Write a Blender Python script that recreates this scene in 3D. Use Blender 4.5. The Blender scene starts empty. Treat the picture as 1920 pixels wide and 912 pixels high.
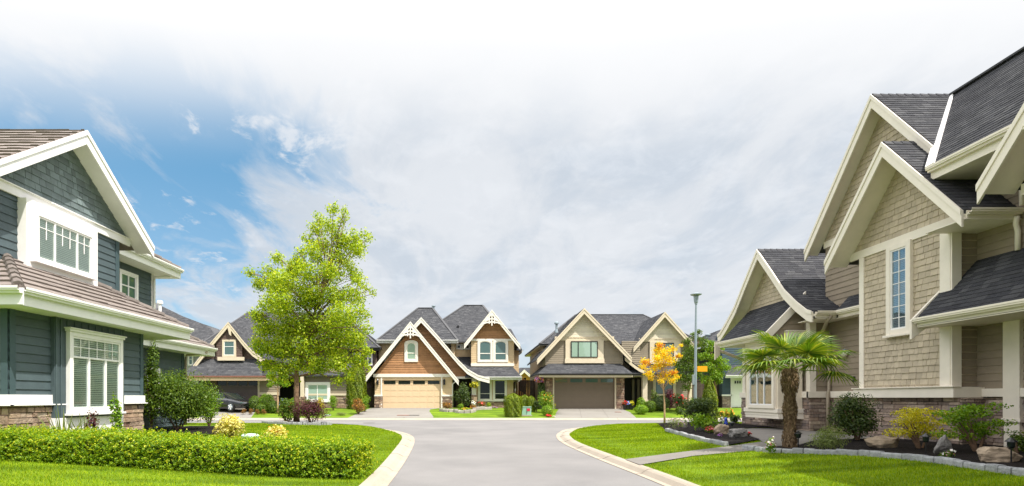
import bpy, math, random
import numpy as np
from mathutils import Vector, Matrix
from mathutils.geometry import delaunay_2d_cdt
random.seed(7); rng = np.random.default_rng(11)
R = math.radians
# ------------------------------------------------------------------ camera, sky, sun, exposure
scene = bpy.context.scene
col = scene.collection
EYE = 1.5
cam = bpy.data.objects.new('camera', bpy.data.cameras.new('camera')); col.objects.link(cam)
cam.location = (0, 0, EYE); cam.rotation_euler = (R(90), 0, 0)
cam.data.sensor_width = 36; cam.data.lens = 18.75
cam.data.shift_x = 80/1920; cam.data.shift_y = 290/1920
cam.data.clip_end = 3000; cam.data.clip_start = .05
scene.camera = cam
scene.view_settings.view_transform = 'Standard'; scene.view_settings.look = 'None'
scene.view_settings.gamma = 1; scene.view_settings.exposure = 0.62
SUN = Vector((.40, -.36, .88)).normalized()
sun = bpy.data.objects.new('sun', bpy.data.lights.new('sun', 'SUN')); col.objects.link(sun)
sun.data.energy = 4.3; sun.data.angle = R(.6); sun.data.color = (1, .95, .87)
sun.rotation_euler = SUN.to_track_quat('Z', 'Y').to_euler()
SUN_EL = math.asin(SUN.z); SUN_AZ = math.atan2(SUN.x, SUN.y)

def build_world():
    w = bpy.data.worlds.new('World'); scene.world = w; w.use_nodes = True
    nt = w.node_tree; N = nt.nodes; L = nt.links; N.clear()
    def n(t, **k):
        x = N.new(t)
        for a, b in k.items(): setattr(x, a, b)
        return x
    def m(op, a, b=None, c=None, clamp=False):
        x = n('ShaderNodeMath', operation=op, use_clamp=clamp)
        for i, v in enumerate((a, b, c)):
            if v is None: continue
            if isinstance(v, (int, float)): x.inputs[i].default_value = v
            else: L.new(v, x.inputs[i])
        return x.outputs[0]
    def ramp(v, lo, hi):
        x = n('ShaderNodeMapRange', interpolation_type='SMOOTHSTEP'); L.new(v, x.inputs[0])
        x.inputs[1].default_value = lo; x.inputs[2].default_value = hi
        return x.outputs[0]
    def mix(f, a, b):
        x = n('ShaderNodeMix', data_type='RGBA'); L.new(f, x.inputs[0])
        for i, v in ((6, a), (7, b)):
            if isinstance(v, tuple): x.inputs[i].default_value = (*v, 1)
            else: L.new(v, x.inputs[i])
        return x.outputs[2]
    out = n('ShaderNodeOutputWorld'); bg = n('ShaderNodeBackground'); L.new(bg.outputs[0], out.inputs[0])
    tc = n('ShaderNodeTexCoord'); sep = n('ShaderNodeSeparateXYZ'); L.new(tc.outputs['Generated'], sep.inputs[0])
    x, y, z = sep.outputs
    sky = n('ShaderNodeTexSky', sky_type='NISHITA', sun_disc=False, sun_elevation=SUN_EL, sun_rotation=SUN_AZ)
    L.new(tc.outputs['Generated'], sky.inputs[0])
    hs = n('ShaderNodeHueSaturation'); L.new(sky.outputs[0], hs.inputs['Color']); hs.inputs['Saturation'].default_value = 1.05
    sc_ = n('ShaderNodeVectorMath', operation='SCALE'); L.new(hs.outputs[0], sc_.inputs[0]); sc_.inputs['Scale'].default_value = .098
    blue = mix(ramp(z, 0.0, .5), (.25, .43, .57), (.065, .28, .48))
    blue = mix(m('MULTIPLY', 1.0, .45), blue, sc_.outputs[0])
    # cloud deck: noise laid on a flat sheet overhead
    zz = m('ADD', m('MAXIMUM', z, 0), .16)
    cx = m('DIVIDE', x, zz); cy = m('DIVIDE', y, zz)
    cv = n('ShaderNodeCombineXYZ'); L.new(cx, cv.inputs[0]); L.new(cy, cv.inputs[1])
    def noise(scale, det, rough, off=0, dist=0, st=(1, 1, 1), rot=0):
        mp = n('ShaderNodeMapping'); L.new(cv.outputs[0], mp.inputs[0]); mp.inputs[1].default_value = (off, off*.7, off*.3)
        mp.inputs[3].default_value = st; mp.inputs[2].default_value = (0, 0, rot)
        t = n('ShaderNodeTexNoise'); L.new(mp.outputs[0], t.inputs[0])
        t.inputs['Scale'].default_value = scale; t.inputs['Detail'].default_value = det; t.inputs['Roughness'].default_value = rough
        t.inputs['Distortion'].default_value = dist
        return t.outputs[0]
    big = noise(.75, 6, .55, 3.1, .5, (1, .8, 1), .4)
    mid = noise(2.3, 8, .6, 8.3, .6, (1, .55, 1), .5)
    fine = noise(7, 9, .62, 1.7, .3, (1, .8, 1))
    # clear patch to the upper left, ragged at its edge
    def blob(v, lo, hi):
        d = Vector(v).normalized(); vm = n('ShaderNodeVectorMath', operation='DOT_PRODUCT')
        L.new(tc.outputs['Generated'], vm.inputs[0]); vm.inputs[1].default_value = d
        return ramp(m('ADD', vm.outputs['Value'], m('MULTIPLY', m('SUBTRACT', mid, .5), .16)), lo, hi)
    def px(a, b): return ((a-880)/1000, 1, (746-b)/1000)
    c1 = blob(px(290, 325), .955, .990); c2 = blob(px(170, 285), .955, .993); c3 = blob(px(450, 280), .978, 1.0)
    c2 = m('MULTIPLY', c2, .22); c3 = m('MULTIPLY', c3, .55)
    clear = m('MAXIMUM', m('MAXIMUM', c1, c2), c3)
    low = m('MULTIPLY', m('SUBTRACT', 1, ramp(z, .0, .17)), m('MULTIPLY', ramp(big, .42, .62), .55))
    clear = m('MAXIMUM', clear, low)
    streak = ramp(mid, .5, .78); puff = ramp(fine, .56, .70)
    cover = m('SUBTRACT', 1, m('MULTIPLY', clear, m('SUBTRACT', 1, m('MAXIMUM', m('MULTIPLY', streak, .55), m('MULTIPLY', puff, .8)))), clamp=True)
    cover = m('SUBTRACT', cover, m('MULTIPLY', ramp(mid, .56, .34), .10), clamp=True)
    grey = mix(ramp(mid, .32, .62), (.43, .462, .505), (.51, .533, .565))
    grey = mix(m('MULTIPLY', ramp(fine, .45, .68), .5), grey, (.56, .58, .61))
    skyc = mix(cover, blue, grey)
    # the deck thins and glares white towards the top
    el = m('DIVIDE', z, m('SQRT', m('ADD', m('MULTIPLY', m('MULTIPLY', x, x), .25), m('MULTIPLY', y, y))))
    el = m('ADD', el, m('MULTIPLY', m('SUBTRACT', big, .5), .12))
    skyc = mix(m('MULTIPLY', ramp(el, .40, .69), 1.0), skyc, (.645, .65, .66))
    skyc = mix(ramp(el, .64, 1.05), skyc, (1.50, 1.51, 1.55))
    gnd = mix(ramp(z, -.02, .0), (.12, .13, .10), skyc)
    L.new(gnd, bg.inputs[0]); bg.inputs[1].default_value = 1.0
build_world()

# ------------------------------------------------------------------ picking points from the photograph
def GX(px, Y): return (px-880)*Y/1000
def GZ(py, Y): return EYE+(746-py)*Y/1000
def AT(px, py, Y): return Vector((GX(px, Y), Y, GZ(py, Y)))
def YX(X, px): return X*1000/(px-880)               # depth at which the wall plane X is seen at column px
def cl(t): return max(0., min(1., t))
def gz(X, Y):
    if Y > 35.9: return .12+.53*cl((Y-36.2)/5.5)
    if X < 0: return .12+.2*cl((-X-3)/6)*cl((28.3-Y)/4)
    return .12+.30*cl((X-4.2)/6)*cl((28.3-Y)/5)
def HIT(px, py):
    z = .12; 
    for _ in range(30):
        Y = (EYE-z)*1000/(py-746); z = .5*z+.5*gz(GX(px, Y), Y)
    return Vector((GX(px, Y), Y, gz(GX(px, Y), Y)))

# ------------------------------------------------------------------ materials
MATS = {}
def new_mat(name):
    m = bpy.data.materials.new(name); m.use_nodes = True; MATS[name] = m
    return m, m.node_tree.nodes, m.node_tree.links, m.node_tree.nodes['Principled BSDF']
def ramp_node(N, stops):
    r = N.new('ShaderNodeValToRGB'); e = r.color_ramp.elements
    e[0].position = stops[0][0]; e[0].color = (*stops[0][1], 1); e[1].position = stops[-1][0]; e[1].color = (*stops[-1][1], 1)
    for p, c in stops[1:-1]:
        q = e.new(p); q.color = (*c, 1)
    return r
def solid(name, c, rough=.6, var=.12, scale=3., bump=0, bscale=60, island=0., spec=.3, metal=0, sat2=None):
    """plain paint, board, stone or metal: base colour with weathering noise and, if island, each piece its own tone"""
    m, N, L, b = new_mat(name)
    tc = N.new('ShaderNodeTexCoord'); nz = N.new('ShaderNodeTexNoise'); L.new(tc.outputs['Object'], nz.inputs[0])
    nz.inputs['Scale'].default_value = scale; nz.inputs['Detail'].default_value = 6; nz.inputs['Roughness'].default_value = .65
    src = nz.outputs[0]
    lo = tuple(x*(1-var) for x in c); hi = tuple(min(1, x*(1+var)) for x in c)
    r = ramp_node(N, [(.3, lo), (.7, hi)]); L.new(src, r.inputs[0]); out = r.outputs[0]
    if island:
        g = N.new('ShaderNodeNewGeometry')
        a = sat2 or tuple(x*(1-island) for x in c)
        r2 = ramp_node(N, [(0, tuple(x/max(y, 1e-4) for x, y in zip(a, c))), (1, tuple(1+island*.7 for _ in c))])
        L.new(g.outputs['Random Per Island'], r2.inputs[0])
        mx = N.new('ShaderNodeMix'); mx.data_type = 'RGBA'; mx.blend_type = 'MULTIPLY'; mx.inputs[0].default_value = 1
        L.new(out, mx.inputs[6]); L.new(r2.outputs[0], mx.inputs[7]); out = mx.outputs[2]
    L.new(out, b.inputs['Base Color']); b.inputs['Roughness'].default_value = rough
    b.inputs['Specular IOR Level'].default_value = spec; b.inputs['Metallic'].default_value = metal
    if bump:
        n2 = N.new('ShaderNodeTexNoise'); L.new(tc.outputs['Object'], n2.inputs[0]); n2.inputs['Scale'].default_value = bscale; n2.inputs['Detail'].default_value = 5
        bp = N.new('ShaderNodeBump'); bp.inputs['Strength'].default_value = bump; bp.inputs['Distance'].default_value = .02
        L.new(n2.outputs[0], bp.inputs['Height']); L.new(bp.outputs[0], b.inputs['Normal'])
    return m
def multi(name, cols, rough=.8, bump=.5, bscale=25, var=.15, vscale=8):
    """pieces that differ in colour (stones, shingles): colour picked per piece"""
    m, N, L, b = new_mat(name)
    g = N.new('ShaderNodeNewGeometry'); k = len(cols)
    r = ramp_node(N, [(i/(k-1) if k > 1 else 0, c) for i, c in enumerate(cols)]); L.new(g.outputs['Random Per Island'], r.inputs[0])
    tc = N.new('ShaderNodeTexCoord'); nz = N.new('ShaderNodeTexNoise'); L.new(tc.outputs['Object'], nz.inputs[0])
    nz.inputs['Scale'].default_value = vscale; nz.inputs['Detail'].default_value = 8; nz.inputs['Roughness'].default_value = .7
    r2 = ramp_node(N, [(.3, (1-var,)*3), (.7, (1+var,)*3)]); L.new(nz.outputs[0], r2.inputs[0])
    mx = N.new('ShaderNodeMix'); mx.data_type = 'RGBA'; mx.blend_type = 'MULTIPLY'; mx.inputs[0].default_value = 1
    L.new(r.outputs[0], mx.inputs[6]); L.new(r2.outputs[0], mx.inputs[7]); L.new(mx.outputs[2], b.inputs['Base Color'])
    b.inputs['Roughness'].default_value = rough; b.inputs['Specular IOR Level'].default_value = .25
    if bump:
        n2 = N.new('ShaderNodeTexNoise'); L.new(tc.outputs['Object'], n2.inputs[0]); n2.inputs['Scale'].default_value = bscale; n2.inputs['Detail'].default_value = 6
        bp = N.new('ShaderNodeBump'); bp.inputs['Strength'].default_value = bump; bp.inputs['Distance'].default_value = .03
        L.new(n2.outputs[0], bp.inputs['Height']); L.new(bp.outputs[0], b.inputs['Normal'])
    return m
def leafmat(name, cols, trans=.35, gloss=.08):
    gloss *= .35; m, N, L, b = new_mat(name); N.remove(b); out = N['Material Output']
    g = N.new('ShaderNodeNewGeometry'); k = len(cols)
    r = ramp_node(N, [(i/(k-1), c) for i, c in enumerate(cols)]); L.new(g.outputs['Random Per Island'], r.inputs[0])
    d = N.new('ShaderNodeBsdfDiffuse'); t = N.new('ShaderNodeBsdfTranslucent'); L.new(r.outputs[0], d.inputs[0])
    mt = N.new('ShaderNodeMix'); mt.data_type = 'RGBA'; mt.blend_type = 'MULTIPLY'; mt.inputs[0].default_value = 1
    L.new(r.outputs[0], mt.inputs[6]); mt.inputs[7].default_value = (1.25, 1.15, .5, 1); L.new(mt.outputs[2], t.inputs[0])
    a = N.new('ShaderNodeMixShader'); a.inputs[0].default_value = trans; L.new(d.outputs[0], a.inputs[1]); L.new(t.outputs[0], a.inputs[2])
    gl = N.new('ShaderNodeBsdfGlossy'); gl.inputs['Roughness'].default_value = .5
    a2 = N.new('ShaderNodeMixShader'); a2.inputs[0].default_value = gloss; L.new(a.outputs[0], a2.inputs[1]); L.new(gl.outputs[0], a2.inputs[2])
    L.new(a2.outputs[0], out.inputs[0])
    return m
def glassmat(name, tint=(.8, .9, .9), refl=.25, trans=True, dark=(.02, .03, .03)):
    """window pane seen from outside: part mirror, part see-through (or dark room)"""
    m, N, L, b = new_mat(name); N.remove(b); out = N['Material Output']
    if trans:
        t = N.new('ShaderNodeBsdfTransparent'); t.inputs[0].default_value = (*tint, 1)
    else:
        t = N.new('ShaderNodeBsdfDiffuse'); t.inputs[0].default_value = (*dark, 1)
    g = N.new('ShaderNodeBsdfGlossy'); g.inputs['Roughness'].default_value = .02; g.inputs[0].default_value = (.95, 1, 1, 1)
    tc = N.new('ShaderNodeTexCoord'); nz = N.new('ShaderNodeTexNoise'); L.new(tc.outputs['Object'], nz.inputs[0]); nz.inputs['Scale'].default_value = 1.3
    bp = N.new('ShaderNodeBump'); bp.inputs['Strength'].default_value = .12; bp.inputs['Distance'].default_value = .03; L.new(nz.outputs[0], bp.inputs['Height']); L.new(bp.outputs[0], g.inputs['Normal'])
    lw = N.new('ShaderNodeLayerWeight'); lw.inputs[0].default_value = .5
    pw = N.new('ShaderNodeMath'); pw.operation = 'POWER'; L.new(lw.outputs['Facing'], pw.inputs[0]); pw.inputs[1].default_value = 4.5
    mm = N.new('ShaderNodeMath'); mm.operation = 'ADD'; mm.use_clamp = True; L.new(pw.outputs[0], mm.inputs[0]); mm.inputs[1].default_value = refl
    a = N.new('ShaderNodeMixShader'); L.new(mm.outputs[0], a.inputs[0]); L.new(t.outputs[0], a.inputs[1]); L.new(g.outputs[0], a.inputs[2]); L.new(a.outputs[0], out.inputs[0])
    return m
def groundmat(name, stops, scale, s2, bump, rough=.95, bs=40, mixf=.5, dist=.02):
    m, N, L, b = new_mat(name)
    tc = N.new('ShaderNodeTexCoord')
    def nz(s, d=8, r=.6):
        t = N.new('ShaderNodeTexNoise'); L.new(tc.outputs['Object'], t.inputs[0]); t.inputs['Scale'].default_value = s; t.inputs['Detail'].default_value = d; t.inputs['Roughness'].default_value = r
        return t.outputs[0]
    a, c = nz(scale), nz(s2, 10, .75)
    mx = N.new('ShaderNodeMath'); mx.operation = 'MULTIPLY_ADD'; L.new(c, mx.inputs[0]); mx.inputs[1].default_value = mixf
    m2 = N.new('ShaderNodeMath'); m2.operation = 'MULTIPLY'; L.new(a, m2.inputs[0]); m2.inputs[1].default_value = 1-mixf; L.new(m2.outputs[0], mx.inputs[2])
    r = ramp_node(N, stops); L.new(mx.outputs[0], r.inputs[0]); L.new(r.outputs[0], b.inputs['Base Color'])
    b.inputs['Roughness'].default_value = rough; b.inputs['Specular IOR Level'].default_value = .2
    bp = N.new('ShaderNodeBump'); bp.inputs['Strength'].default_value = bump; bp.inputs['Distance'].default_value = dist
    L.new(nz(bs, 8, .7), bp.inputs['Height']); L.new(bp.outputs[0], b.inputs['Normal'])
    return m

M_road = groundmat('asphalt', [(.36, (.160, .154, .152)), (.5, (.192, .184, .180)), (.64, (.225, .214, .208))], .35, 30, .3, bs=160, dist=.006, mixf=.35)
M_kerb = groundmat('kerb_concrete', [(.35, (.31, .265, .21)), (.65, (.40, .345, .28))], 1.2, 25, .3, bs=60, dist=.006)
M_drive = groundmat('driveway_concrete', [(.35, (.20, .185, .165)), (.65, (.25, .235, .21))], .8, 40, .3, bs=120, dist=.006)
M_path = groundmat('path_concrete', [(.35, (.16, .145, .13)), (.65, (.215, .20, .18))], 1.5, 40, .3, bs=90, dist=.006)
M_lawn = groundmat('lawn_turf', [(.35, (.07, .13, .004)), (.5, (.12, .20, .006)), (.65, (.19, .26, .008))], .9, 22, .8, bs=120, mixf=.55)
M_dirt = groundmat('far_ground', [(.35, (.07, .10, .02)), (.65, (.11, .14, .03))], .1, 2, .3)
M_mulch = groundmat('mulch', [(.4, (.006, .0045, .004)), (.55, (.018, .013, .011)), (.7, (.05, .036, .028))], 5, 60, 1, bs=70, mixf=.8, dist=.05)
M_blade = leafmat('grass_blades', [(.105, .19, .004), (.18, .29, .006), (.26, .375, .008), (.38, .42, .03)], .35, .0)

def patchy(m, scale=1.1, lo=.66, hi=1.22):
    """slow change of tone over the lawn, with faint mowing stripes"""
    N, L = m.node_tree.nodes, m.node_tree.links; tc = N.new('ShaderNodeTexCoord')
    geo = N.new('ShaderNodeNewGeometry'); mp = N.new('ShaderNodeMapping'); mp.inputs['Rotation'].default_value = (0, 0, .5); mp.inputs['Scale'].default_value = (.35, 1.9, 1); L.new(geo.outputs['Position'], mp.inputs[0])
    a = N.new('ShaderNodeTexNoise'); a.inputs['Scale'].default_value = scale; a.inputs['Detail'].default_value = 5; L.new(mp.outputs[0], a.inputs[0])
    r = ramp_node(N, [(.32, (lo*.92, lo, lo)), (.68, (hi, hi*.97, hi))]); L.new(a.outputs[0], r.inputs[0])
    for n in list(N):
        if n.type in ('BSDF_DIFFUSE', 'BSDF_TRANSLUCENT', 'BSDF_PRINCIPLED'):
            s_ = n.inputs[0].links[0].from_socket; mx = N.new('ShaderNodeMix'); mx.data_type = 'RGBA'; mx.blend_type = 'MULTIPLY'; mx.inputs[0].default_value = 1
            L.new(s_, mx.inputs[6]); L.new(r.outputs[0], mx.inputs[7]); L.new(mx.outputs[2], n.inputs[0])
patchy(M_blade); patchy(M_lawn)
M_white = solid('white_paint', (.84, .815, .80), .45, .05)
M_cream = solid('cream_paint', (.83, .755, .65), .5, .05)
M_creamg = solid('pale_putty_paint', (.74, .65, .52), .5, .06)
M_teal = solid('teal_board', (.072, .100, .110), .55, .14, 2.5, .15, 90, island=.10)
M_tealshake = solid('teal_shake', (.165, .205, .21), .65, .16, 5, .3, 70, island=.24)
M_tealdark = solid('teal_corner_board', (.055, .088, .098), .55, .1)
M_taupe = solid('taupe_board', (.29, .235, .175), .6, .1, 2.5, .15, 90, island=.07)
M_taupeshake = solid('taupe_shake', (.50, .42, .31), .65, .10, 5, .25, 70, island=.13)
M_tile = solid('grey_brown_roof_tile', (.22, .185, .165), .75, .12, 4, .3, 50, island=.10)
M_tilecap = solid('roof_tile_cap', (.16, .135, .12), .75, .2, 6, .3, 50, island=.2)
M_shing = multi('charcoal_shingle', [(.036, .036, .042), (.052, .053, .060), (.044, .044, .050), (.085, .085, .090), (.040, .041, .046), (.062, .062, .068)], .9, .6, 120, .2, 14)
M_shingfar = multi('grey_shingle', [(.045, .046, .052), (.070, .071, .077), (.052, .054, .060), (.105, .105, .11), (.058, .060, .066), (.080, .080, .085)], .9, .5, 90, .2, 10)
M_stone = multi('ledge_stone', [(.36, .26, .205), (.17, .125, .11), (.48, .37, .29), (.27, .205, .18), (.56, .44, .35), (.21, .17, .16), (.40, .29, .225)], .85, .8, 22, .3, 7)
M_stonew = multi('warm_stone', [(.36, .25, .17), (.17, .10, .075), (.45, .33, .23), (.22, .15, .11), (.50, .40, .30), (.28, .17, .115), (.14, .115, .10)], .85, .8, 22, .3, 7)
M_mortar = solid('mortar', (.07, .062, .055), .95, .2, 20, .5)
M_brshake = solid('brown_shake', (.36, .185, .085), .65, .15, 3, .2, 60, island=.18)
M_creamlap = solid('sand_board', (.64, .48, .29), .6, .06, 2, island=.05)
M_sanddoor = solid('sand_door', (.68, .51, .32), .5, .04, 2)
M_fcream = solid('warm_cream_paint', (.80, .76, .68), .5, .05)
M_gtaupe = solid('grey_taupe_board', (.27, .225, .165), .6, .08, 2, island=.06)
M_gcream = solid('oat_shake', (.66, .60, .48), .6, .08, 3, island=.1)
M_gtrim = solid('oat_paint', (.64, .55, .41), .5, .06)
M_gdoor = solid('taupe_door', (.185, .145, .105), .5, .05, 2)
M_plum = solid('dark_brown_shake', (.125, .085, .07), .65, .15, 3, island=.2)
M_plumdoor = solid('plum_door', (.12, .095, .095), .5, .06, 2)
M_greysid = solid('light_grey_board', (.34, .34, .32), .6, .06, 2, island=.05)
M_slate = solid('slate_blue_board', (.055, .085, .11), .6, .08, 2, island=.06)
M_orange = solid('raw_sheathing', (.62, .33, .10), .7, .12, 3, island=.15)
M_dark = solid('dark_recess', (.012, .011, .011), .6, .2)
M_room = solid('room_behind_glass', (.035, .042, .045), .9, .3, 1.5)
M_blind = solid('window_blind', (.80, .79, .70), .6, .05)
M_blindg = solid('closed_roller_blind', (.40, .50, .42), .7, .05)
M_glass = glassmat('clear_pane', (.85, .9, .9), .06)
M_glassr = glassmat('reflecting_pane', (.6, .7, .75), .22)
M_glassd = glassmat('dark_pane', refl=.03, trans=False, dark=(.014, .02, .018))
M_glassf = glassmat('greenish_pane', refl=.08, trans=False, dark=(.07, .13, .12))
M_glassp = glassmat('pale_green_pane', refl=.12, trans=False, dark=(.30, .42, .33))
M_blackfr = solid('black_frame', (.02, .02, .02), .4)
M_gutter = solid('cream_aluminium', (.84, .76, .64), .35, .04, spec=.5)
M_wgutter = solid('white_aluminium', (.80, .79, .76), .35, .04, spec=.5)
M_taupepipe = solid('taupe_downspout', (.36, .30, .22), .4, .05)
M_fence = solid('weathered_fence', (.085, .062, .048), .85, .3, 6, .4, 40, island=.25)
M_galv = solid('galvanised_steel', (.30, .36, .39), .42, .12, 4, metal=.25, spec=.5)
M_bark = solid('bark', (.22, .135, .085), .95, .35, 9, .9, 30)
M_barkpale = solid('pale_bark', (.42, .28, .16), .9, .25, 9, .6, 30)
M_black = solid('black_metal', (.015, .015, .016), .35, .1, spec=.5)
M_block = solid('grey_edging_block', (.33, .335, .34), .9, .25, 14, .8, 40, island=.18)
M_boulder = solid('boulder_rock', (.33, .255, .18), .95, .4, 5, 1.0, 14)
M_bouldergrey = solid('grey_rock', (.25, .235, .22), .95, .4, 6, 1.0, 16)
# ------------------------------------------------------------------ object helpers
def root_of(o):
    while o.parent: o = o.parent
    return o
def tag(o, label=None, cat=None, group=None, kind=None):
    if label: o['label'] = label
    if cat: o['category'] = cat
    if group: o['group'] = group
    if kind: o['kind'] = kind
    return o
def empty(name, loc, label, cat, group=None, rz=0):
    o = bpy.data.objects.new(name, None); col.objects.link(o); o.location = loc; o.rotation_euler = (0, 0, rz); o.empty_display_size = .3
    return tag(o, label, cat, group)
def copy_tree(o, parent=None):
    c = o.copy(); col.objects.link(c)
    if parent: c.parent = parent
    for ch in list(o.children): copy_tree(ch, c)
    return c
def link_mesh(name, me, mat, parent=None, loc=None):
    if mat: me.materials.append(mat)
    o = bpy.data.objects.new(name, me); col.objects.link(o)
    if parent: o.parent = parent
    if loc is not None: o.location = loc
    return o
class MB:
    """collects faces in world coordinates; build() links them as ONE mesh object"""
    def __init__(s): s.v = []; s.f = []
    def add(s, pts, faces):
        n = len(s.v); s.v += [tuple(p) for p in pts]; s.f += [tuple(i+n for i in f) for f in faces]; return s
    def box(s, x0, x1, y0, y1, z0, z1):
        p = [(x, y, z) for x in (x0, x1) for y in (y0, y1) for z in (z0, z1)]
        return s.add(p, [(0, 1, 3, 2), (4, 6, 7, 5), (0, 4, 5, 1), (2, 3, 7, 6), (0, 2, 6, 4), (1, 5, 7, 3)])
    def prism(s, pts, d):
        n = len(pts); d = Vector(d); P = [Vector(p) for p in pts]
        return s.add(P+[p+d for p in P], [tuple(range(n))[::-1], tuple(range(n, 2*n))]+[(i, (i+1) % n, (i+1) % n+n, i+n) for i in range(n)])
    def ring(s, outer, inner, d):
        """plate between two outlines with equal numbers of points"""
        n = len(outer); d = Vector(d); A = [Vector(p) for p in outer]; B = [Vector(p) for p in inner]
        V = A+B+[p+d for p in A]+[p+d for p in B]; F = []
        for i in range(n):
            j = (i+1) % n
            F += [(i, j, n+j, n+i), (2*n+i, 3*n+i, 3*n+j, 2*n+j), (i, 2*n+i, 2*n+j, j), (n+i, n+j, 3*n+j, 3*n+i)]
        return s.add(V, F)
    def beam(s, a, b, w, h, up=(0, 0, 1)):
        a, b = Vector(a), Vector(b); d = (b-a).normalized(); u = Vector(up)
        if abs(d.dot(u)) > .98: u = Vector((0, 1, 0))
        r = d.cross(u).normalized(); u = r.cross(d)
        return s.prism([a+r*w/2+u*h/2, a-r*w/2+u*h/2, a-r*w/2-u*h/2, a+r*w/2-u*h/2], b-a)
    def tube(s, pts, rad, sides=8, cap=True):
        pts = [Vector(p) for p in pts]; n = len(pts)
        if isinstance(rad, (int, float)): rad = [rad]*n
        V = []; F = []; pr = None
        for i, p in enumerate(pts):
            d = (pts[min(i+1, n-1)]-pts[max(i-1, 0)]).normalized()
            if pr is None: pr = d.orthogonal().normalized()
            else: pr = (pr-d*pr.dot(d)).normalized()
            q = d.cross(pr)
            for k in range(sides):
                a = 2*math.pi*k/sides; V.append(p+(pr*math.cos(a)+q*math.sin(a))*rad[i])
        for i in range(n-1):
            for k in range(sides): F.append((i*sides+k, i*sides+(k+1) % sides, (i+1)*sides+(k+1) % sides, (i+1)*sides+k))
        if cap: F += [tuple(range(sides))[::-1], tuple((n-1)*sides+k for k in range(sides))]
        return s.add(V, F)
    def lathe(s, c, prof, sides=16):
        V = []; F = []; c = Vector(c); n = len(prof)
        for r, z in prof:
            for k in range(sides):
                a = 2*math.pi*k/sides; V.append(c+Vector((r*math.cos(a), r*math.sin(a), z)))
        for i in range(n-1):
            for k in range(sides): F.append((i*sides+k, i*sides+(k+1) % sides, (i+1)*sides+(k+1) % sides, (i+1)*sides+k))
        F += [tuple(range(sides))[::-1], tuple((n-1)*sides+k for k in range(sides))]
        return s.add(V, F)
    def build(s, name, mat, parent=None, smooth=False, bevel=0, loc=None):
        o = Vector((0, 0, 0))
        if parent: o = Vector(root_of(parent).location)
        elif loc is not None: o = Vector(loc)
        elif s.v:
            a = np.array(s.v); o = Vector(((a[:, 0].min()+a[:, 0].max())/2, (a[:, 1].min()+a[:, 1].max())/2, a[:, 2].min()))
        me = bpy.data.meshes.new(name); me.from_pydata([(x-o.x, y-o.y, z-o.z) for x, y, z in s.v], [], s.f); me.update()
        ob = link_mesh(name, me, mat, parent, None if parent else o)
        if smooth:
            for p in me.polygons: p.use_smooth = True
        if bevel:
            b = ob.modifiers.new('bevel', 'BEVEL'); b.width = bevel; b.segments = 2; b.limit_method = 'ANGLE'; b.angle_limit = R(40)
        return ob
class Pl:
    """a flat face of a building: u along it, v up it, n out of it"""
    def __init__(s, O, U, V, N): s.O, s.U, s.V, s.N = Vector(O), Vector(U), Vector(V), Vector(N)
    def p(s, u, v, n=0): return s.O+s.U*u+s.V*v+s.N*n
    def box(s, mb, u0, u1, v0, v1, n0, n1):
        mb.prism([s.p(u0, v0, n0), s.p(u1, v0, n0), s.p(u1, v1, n0), s.p(u0, v1, n0)], s.N*(n1-n0))
def facing_x(X, sgn): return Pl((X, 0, 0), (0, 1, 0), (0, 0, 1), (sgn, 0, 0))      # u = world Y
def facing_y(Y, sgn=-1): return Pl((0, Y, 0), (1, 0, 0), (0, 0, 1), (0, sgn, 0))    # u = world X
def slope_plane(pts):
    P = [Vector(p) for p in pts]; n = Vector((0, 0, 0))
    for i in range(len(P)): n += P[i].cross(P[(i+1) % len(P)])
    n.normalize()
    if n.z < 0: n = -n
    U = Vector((0, 0, 1)).cross(n)
    U = U.normalized() if U.length > 1e-4 else Vector((1, 0, 0))
    V = n.cross(U).normalized()
    pl = Pl(P[0], U, V, n)
    return pl, [((q-P[0]).dot(U), (q-P[0]).dot(V)) for q in P]
def clip(poly, a, b, c):
    """keep the side a*u+b*v+c >= 0"""
    out = []
    for i in range(len(poly)):
        p, q = poly[i], poly[(i+1) % len(poly)]
        dp, dq = a*p[0]+b*p[1]+c, a*q[0]+b*q[1]+c
        if dp >= 0: out.append(p)
        if (dp >= 0) != (dq >= 0):
            t = dp/(dp-dq); out.append((p[0]+(q[0]-p[0])*t, p[1]+(q[1]-p[1])*t))
    return out
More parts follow.
